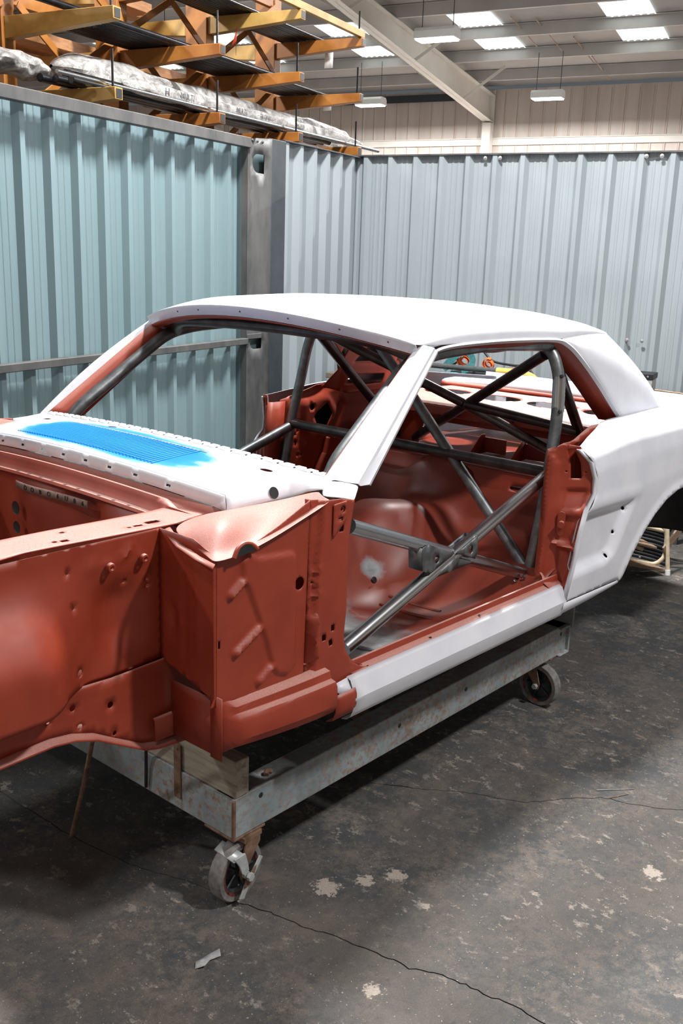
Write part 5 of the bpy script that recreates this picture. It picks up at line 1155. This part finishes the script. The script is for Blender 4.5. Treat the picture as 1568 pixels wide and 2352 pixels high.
# timber boards and beams on the far side of the rack
for k, (z, v, u0, u1) in enumerate(((2.98, -1.40, 0.2, 3.4), (3.02, -1.58, 0.1, 3.3), (2.99, -1.75, 0.3, 3.5), (3.40, -1.45, 0.4, 2.9), (3.42, -1.66, 0.2, 3.1), (2.60, -1.50, 0.6, 4.1), (2.61, -1.70, 0.5, 4.0))):
    o = beam('timber_board', W(u0, v, z + 0.03), W(u1, v, z + 0.03), 0.15, 0.07, 'plywood', None, bevel=0.003); tag(o, 'brown timber board beyond the rack uprights, ' + ('inner one at middle level', 'centre one at middle level', 'outer one at middle level', 'inner one at top level', 'outer one at top level', 'inner one at low level', 'outer one at low level')[k], 'board', 'timber boards on the rack')
# tags
o = mk('red_tag', [W(2.36, -0.33, 3.02), W(2.39, -0.30, 3.14), W(2.42, -0.33, 3.14), W(2.45, -0.35, 3.05), W(2.42, -0.33, 2.98), W(2.39, -0.31, 3.06)], [(0, 1, 5), (1, 2, 3, 5), (3, 4, 5)], 'red_tag', None, solid=0.002); tag(o, 'small red cloth tag hanging from the rack pipes', 'tag')
for (u, v, z, lab) in ((4.15, -0.60, 3.20, 'white paper tag hanging from the upper dark pipes'), (4.05, -0.55, 2.86, 'white paper tag hanging from the middle dark pipes')):
    o = mk('paper_tag', [W(u, v, z), W(u + 0.05, v + 0.05, z + 0.01), W(u + 0.055, v + 0.05, z + 0.13), W(u + 0.005, v, z + 0.12)], [(0, 1, 2, 3)], 'paper_tag', None, solid=0.001); tag(o, lab, 'tag')
# ================================================================== BENCH AND CLUTTER behind the car
BZ = 0.90
be = empty('workbench', W(3.2, 1.4, 0), 'steel workbench heaped with straps behind the car', 'workbench')
box_w('bench_top', 2.90, 3.52, 0.15, 2.75, BZ - 0.04, BZ, 'bench_top', be, 0.004)
for u, v in ((2.95, 0.2), (3.47, 0.2), (2.95, 2.70), (3.47, 2.70)): box_w('leg', u - 0.025, u + 0.025, v - 0.025, v + 0.025, 0, BZ - 0.04, 'dark_grey_plastic', be, 0.002)
box_w('apron_rail', 2.92, 2.94, 0.2, 2.7, BZ - 0.12, BZ - 0.04, 'dark_grey_plastic', be, 0.002)
def at(x, y, z): return Vector((x, y, z))
# pipe with a yellow foam bend
pw_ = empty('padded_pipe', (3.6, 1.2, BZ), 'grey pipe with a yellow padded hook end on the bench', 'pipe')
tube('pipe', [at(3.60, 1.75, 1.020), at(3.60, 1.06, 1.036)], 0.0185, 'grey_pipe', pw_, seg=14)
tube('yellow_pad', [at(3.60, 1.08, 1.036), at(3.60, 0.93, 1.038), at(3.60, 0.83, 1.025), at(3.61, 0.79, 0.985), at(3.60, 0.84, 0.945), at(3.58, 0.90, 0.925)], 0.0235, 'yellow_foam', pw_, spline=True, seg=14)
# straps
tg = empty('tool_bag', (3.73, 1.22, BZ), 'low black tool bag under the heap of straps', 'bag')
MB().extrude([(-0.06, 0.0), (0.06, 0.0), (0.065, 0.06), (0.045, 0.088), (-0.045, 0.088), (-0.065, 0.06)], (3.74, 0.98, BZ), (3.74, 1.52, BZ), (1, 0, 0), (0, 0, 1)).build('bag_body', 'black_rubber', tg, smooth=30, bevel=0.008)
tube('bag_handle', [(3.69, 1.12, 0.985), (3.685, 1.15, 1.0), (3.685, 1.30, 1.0), (3.69, 1.34, 0.985)], 0.008, 'dark_grey_plastic', tg, spline=True, seg=8)
def strap(name, pts, w, mat, label, up=(1, 0, 0.2)):
    o = ribbon(name, pts, w, mat, None, up=up); tag(o, label, 'strap', 'ratchet straps on the bench'); return o
def roll(c, r0, r1, turns, w, mat, label, axis=Vector((0.8, 0.3, 0.1))):
    ax = axis.normalized(); a = ax.orthogonal().normalized(); b = ax.cross(a); n = int(turns*20); P = []
    for k in range(n):
        t = k/(n - 1); ang = 2*math.pi*turns*t; r = r0 + (r1 - r0)*t; P.append(Vector(c) + a*r*math.cos(ang) + b*r*math.sin(ang)*0.85)
    v, f = sweep(P, [(-0.002, -w/2), (0.002, -w/2), (0.002, w/2), (-0.002, w/2)], up=a); o = mk('strap_roll', v, f, mat, None, smooth=40); tag(o, label, 'strap', 'ratchet straps on the bench'); return o
roll((3.72, 1.42, 1.065), 0.02, 0.068, 2.6, 0.055, 'orange_webbing', 'big orange strap coil rising above the pipe')
roll((3.74, 1.24, 1.055), 0.015, 0.046, 2.2, 0.05, 'orange_webbing', 'smaller orange strap coil right of the big coil')
roll((3.74, 1.04, 1.025), 0.012, 0.034, 2.0, 0.05, 'orange_webbing', 'smallest orange strap coil near the yellow pad')
strap('teal_strap', [at(3.655, 1.55, 1.0), at(3.655, 1.47, 1.085), at(3.655, 1.39, 1.142), at(3.655, 1.32, 1.10), at(3.655, 1.33, 1.04), at(3.655, 1.40, 1.0)], 0.05, 'teal_webbing', 'teal strap looped over the big orange coil')
strap('teal_strap', [at(3.52, 1.50, 0.985), at(3.52, 1.38, 1.0), at(3.54, 1.28, 0.985), at(3.52, 1.12, 0.965), at(3.50, 0.98, 0.935)], 0.06, 'teal_webbing', 'teal strap lying in front of the pipe', up=(0, 0, 1))
strap('teal_strap', [at(3.55, 1.36, 0.985), at(3.51, 1.22, 0.972), at(3.50, 1.10, 0.955), at(3.51, 0.95, 0.935)], 0.07, 'teal_webbing', 'wide teal strap spreading down to the white deck edge', up=(0, 0.3, 1))
strap('orange_strap', [at(3.47, 1.30, 0.930), at(3.45, 1.18, 0.915), at(3.44, 1.05, 0.908)], 0.05, 'orange_webbing', 'flat orange strap under the teal ones', up=(0, 0.3, 1))
strap('orange_strap', [at(3.66, 1.20, 1.0), at(3.64, 1.08, 0.995), at(3.62, 0.98, 0.985)], 0.03, 'orange_webbing', 'thin orange strap behind the pipe', up=(0, 0.3, 1))
for k, (pts, r) in enumerate((([(3.79, 1.62, 0.98), (3.80, 1.45, 1.10), (3.80, 1.36, 1.15), (3.80, 1.25, 1.075), (3.80, 1.1, 1.06), (3.80, 0.98, 1.055), (3.80, 0.9, 0.98)], 0.008), ([(3.44, 1.42, 0.95), (3.43, 1.30, 1.0), (3.42, 1.22, 1.005), (3.42, 1.14, 0.93)], 0.007), ([(3.55, 1.05, 0.97), (3.5, 0.9, 0.98), (3.48, 0.74, 0.94), (3.5, 0.62, 0.92)], 0.010), ([(3.68, 0.95, 0.95), (3.67, 0.80, 0.94), (3.66, 0.70, 0.93), (3.64, 0.62, 0.915)], 0.012))):
    o = tube('rubber_cable', pts, r, 'black_rubber', None, spline=True, seg=8); tag(o, ('black cord arching over the orange coil', 'short black cord looping in front of the pipe', 'black cord trailing right along the bench front', 'thick black hose beside the yellow pad')[k], 'cord', 'black cords on the bench')
# clear bag, cartons, bits
def blob(name, c, r, mat, label, cat, seed):
    g = np.random.default_rng(seed); rows = []
    for i in range(9):
        a = math.pi*i/8; row = []
        for k in range(17):
            t = 2*math.pi*(k % 16)/16; q = 1 + 0.16*math.sin(3*t + i) + 0.10*math.sin(5*t - 2*i)
            row.append((c[0] + r[0]*math.sin(a)*math.cos(t)*q, c[1] + r[1]*math.sin(a)*math.sin(t)*q, max(BZ + 0.001, c[2] + r[2]*math.cos(a))))
        rows.append(row)
    o = grid(name, rows, mat, None, smooth=80); return tag(o, label, cat)
blob('clear_bag', (3.50, 1.62, 0.955), (0.05, 0.08, 0.055), 'clear_bag', 'crumpled clear bag at the left end of the bench', 'bag', 1)
blob('paper_wad', (3.66, 0.535, 0.965), (0.03, 0.045, 0.030), 'brown_paper', 'crumpled brown paper lying by the white carton', 'paper', 2)
bx_ = empty('white_carton', (3.62, 0.45, BZ), 'white carton standing on the bench near the sail panel', 'carton')
MB().box((3.58, 0.405, BZ), (3.66, 0.495, 1.045)).build('carton', 'paper_white', bx_, smooth=30, bevel=0.002)
for z in (0.955, 0.985, 1.01): MB().box((3.5785, 0.42, z), (3.5798, 0.48, z + 0.006)).build('carton_print', 'debris', bx_, smooth=30)
gb = empty('tool_case', (3.72, 0.50, BZ), 'dark grey tool case behind the white carton', 'case')
MB().extrude([(-0.07, 0.0), (0.07, 0.0), (0.08, 0.14), (0.06, 0.175), (-0.05, 0.175), (-0.09, 0.155)], (3.70, 0.50, BZ), (3.82, 0.50, BZ), (0, 1, 0), (0, 0, 1)).build('case', 'dark_grey_plastic', gb, smooth=30, bevel=0.006)
tube('case_handle', [(3.69, 0.55, 1.06), (3.67, 0.55, 1.085), (3.67, 0.47, 1.095), (3.69, 0.45, 1.06)], 0.008, 'black_rubber', gb, spline=True, seg=8)
for k, (y, z, l, lab) in enumerate(((0.70, 0.915, 0.16, 'dark flat tool lying left of the hoop behind the deck edge'), (0.62, 0.94, 0.12, 'pale flat tool stacked beside the dark one'))):
    o = MB().extrude([(-0.02, 0), (0.02, 0), (0.016, 0.020), (-0.016, 0.020)], (3.56 + 0.05*k, y - l/2, z), (3.60 + 0.05*k, y + l/2, z), (1, 0, 0), (0, 0, 1)).build('hand_tool', ('dark_grey_plastic', 'paper_white')[k], None, smooth=30, bevel=0.003); tag(o, lab, 'tool')
bn = empty('parts_bin', W(3.35, 2.30, BZ), 'pale bin with a black rim seen past the sail panel', 'bin')
box_w('bin_body', 3.28, 3.44, 2.18, 2.40, BZ, 1.000, 'debris', bn, 0.004); box_w('bin_rim', 3.275, 3.445, 2.175, 2.405, 1.000, 1.038, 'black_rubber', bn, 0.003)
v, f = lathe([(0, 0.004), (0.006, 0.003), (0.007, 0)], W(3.274, 2.37, 1.02), -WU, 10); mk('rim_screw', v, f, 'galvanised', bn)
for k, (v0, v1, z0, z1) in enumerate(((2.42, 2.66, 0.930, 0.922), (2.44, 2.72, 0.915, 0.905), (2.42, 2.62, 0.901, 0.899))):
    o = tube('copper_rod', [W(3.30, v0, z0 + 0.006), W(3.26 + 0.03*k, v1, z1 + 0.006)], 0.004, 'copper_wire', None, seg=8); tag(o, 'thin copper rod poking past the bench end, ' + ('upper one', 'longest one sloping down', 'lower one')[k], 'rod', 'copper rods on the bench end')
o = MB().box((-0.03, -0.05, 0), (0.03, 0.05, 0.02), Matrix.Translation(W(3.3, 2.50, BZ - 0.038))).build('clamp', 'dark_grey_plastic', None, smooth=30, bevel=0.003); tag(o, 'small dark clamp at the bench end under the copper rods', 'clamp')

# ---- clutter on the floor seen through the wheel arch
ch = empty('slatted_frame', (3.5, -0.15, 0), 'tipped cream tube frame with wooden slats behind the rear wheel arch', 'chair')
tube('leg', [(3.44, -0.271, 0.02), (3.44, -0.216, 0.44)], 0.0125, 'cream_paint', ch, seg=12)
MB().cyl((3.44, -0.2735, 0.0), (3.44, -0.270, 0.030), 0.015, seg=14).build('rubber_foot', 'paper_white', ch)
tube('leg', [(3.70, -0.275, 0.02), (3.70, -0.24, 0.34)], 0.0125, 'cream_paint', ch, seg=12)
MB().cyl((3.70, -0.277, 0.0), (3.70, -0.275, 0.030), 0.015, seg=14).build('rubber_foot', 'paper_white', ch)
tube('side_tube', [(3.20, -0.02, 0.150), (3.32, -0.10, 0.075), (3.42, -0.20, 0.050), (3.45, -0.24, 0.10), (3.45, -0.235, 0.24), (3.43, -0.20, 0.30)], 0.012, 'cream_paint', ch, rad=0.04, seg=10)
tube('side_tube', [(3.30, 0.06, 0.38), (3.44, -0.10, 0.34), (3.56, -0.26, 0.31)], 0.012, 'cream_paint', ch, seg=10)
tube('side_tube', [(3.16, 0.0, 0.34), (3.30, -0.10, 0.295), (3.44, -0.215, 0.255)], 0.012, 'cream_paint', ch, seg=10)
tube('side_tube', [(3.40, 0.0, 0.15), (3.46, -0.10, 0.11)], 0.012, 'cream_paint', ch, seg=10)
for k, (p0, p1, w, h) in enumerate((((3.12, -0.03, 0.115), (3.42, -0.22, 0.035), 0.10, 0.022), ((3.30, 0.02, 0.20), (3.50, -0.12, 0.14), 0.16, 0.014), ((3.42, -0.24, 0.14), (3.68, -0.26, 0.30), 0.012, 0.055), ((3.14, 0.03, 0.305), (3.26, -0.05, 0.27), 0.07, 0.02), ((3.24, 0.10, 0.38), (3.40, -0.05, 0.34), 0.09, 0.02))):
    beam('slat', p0, p1, w, h, 'slat_wood', ch, bevel=0.003)
for p in ((3.22, -0.06, 0.142), (3.33, -0.14, 0.100)): v, f = lathe([(0, 0.008), (0.005, 0.006), (0.007, 0)], p, (0, 0, 1), 8); mk('bolt', v, f, 'galvanised', ch)
for k in range(14):
    z = 0.0115 + 0.0236*k; dx = 0.004*math.sin(k*1.3)
    pts = [(3.60 + dx, 0.34 - 0.01*(k % 3), z), (3.635 + dx, 0.12, z), (3.63 + dx, -0.08, z), (3.60 + dx, -0.19 - 0.008*(k % 2), z)]
    o = tube('black_hose', pts, 0.011, 'black_rubber', None, spline=True, seg=10); tag(o, 'black hose stacked behind the cream frame, ' + ORD[k] + ' from the floor', 'hose', 'black hoses in the heap')
o = blob('dark_heap_cover', (3.86, 0.10, 0.95), (0.14, 0.15, 0.1), 'black_rubber', 'black sheet heaped on the floor behind the hoses', 'sheet', 4)
for q in o.data.vertices: q.co.z = max(0.0, (q.co.z - BZ)*2.2)
gr = empty('angle_grinder', (3.62, -0.05, 0.335), 'dark blue power tool resting on the heap behind the cream frame', 'power tool')
MB().cyl((3.60, 0.04, 0.372), (3.64, -0.14, 0.366), 0.030, 0.024, seg=16).build('tool_body', 'blue_tool', gr)
v, f = lathe([(0.018, 0), (0.026, 0.002), (0.026, 0.008), (0.018, 0.010)], (3.61, -0.195, 0.365), (-0.7, -0.7, 0.1), 20); mk('tool_ring', v, f, 'paper_white', gr)
MB().cyl((3.64, -0.14, 0.366), (3.65, -0.21, 0.364), 0.030, 0.020, seg=16).build('tool_head', 'dark_grey_plastic', gr)
cb = empty('black_box', (4.0, -0.50, 0), 'black box standing in for a dark shape at the right edge behind the wheel arch', 'cabinet')  # plain black box added for the dark shape in the arch
MB().box((3.78, -0.75, 0.16), (4.10, -0.33, 0.72)).build('box_body', 'black_rubber', cb, smooth=30, bevel=0.004)
for x, y in ((3.81, -0.70), (4.06, -0.70), (3.81, -0.38), (4.06, -0.38)): MB().cyl((x, y, 0), (x, y, 0.165), 0.012, seg=10).build('leg', 'cream_paint', cb)
# ---- bits on the floor
pc = [(-0.575, -0.785), (-0.555, -0.800), (-0.53, -0.790), (-0.50, -0.798), (-0.488, -0.780), (-0.51, -0.770), (-0.54, -0.775), (-0.56, -0.770)]
o = mk('plastic_scrap', [(x, y, 0.002 + 0.007*math.sin(k*1.9)**2) for k, (x, y) in enumerate(pc)], [tuple(range(8))], 'debris', None, solid=0.0015, smooth=60); tag(o, 'torn scrap of silvery plastic on the floor near the front', 'scrap')
for k, (a, b, lab) in enumerate((((0.93, -1.11), (1.03, -1.20), 'thin pale wire lying on the floor at right'), ((0.915, -1.165), (0.985, -1.20), 'rusty thin wire lying beside the pale one'))):
    o = tube('wire_offcut', [(*a, 0.0025), (*b, 0.0025)], 0.0013, ('dark_steel_tube', 'rusty_steel')[k], None, seg=6); tag(o, lab, 'wire')
rb = empty('air_chuck', (1.16, -0.66, 0.60), 'small chrome fitting lying on the floor pan by the hoop foot', 'fitting')
for k in range(6):
    a = k*1.05; MB().cyl((1.10 + 0.02*math.cos(a), -0.655 + 0.02*math.sin(a), 0.605), (1.10 + 0.045*math.cos(a), -0.655 + 0.03*math.sin(a), 0.615 + 0.02*math.sin(a*2)), 0.005, seg=8).build('prong', 'bare_steel', rb)
MB().cyl((1.10, -0.655, 0.595), (1.10, -0.655, 0.63), 0.016, seg=12).build('fitting_body', 'bare_steel', rb)
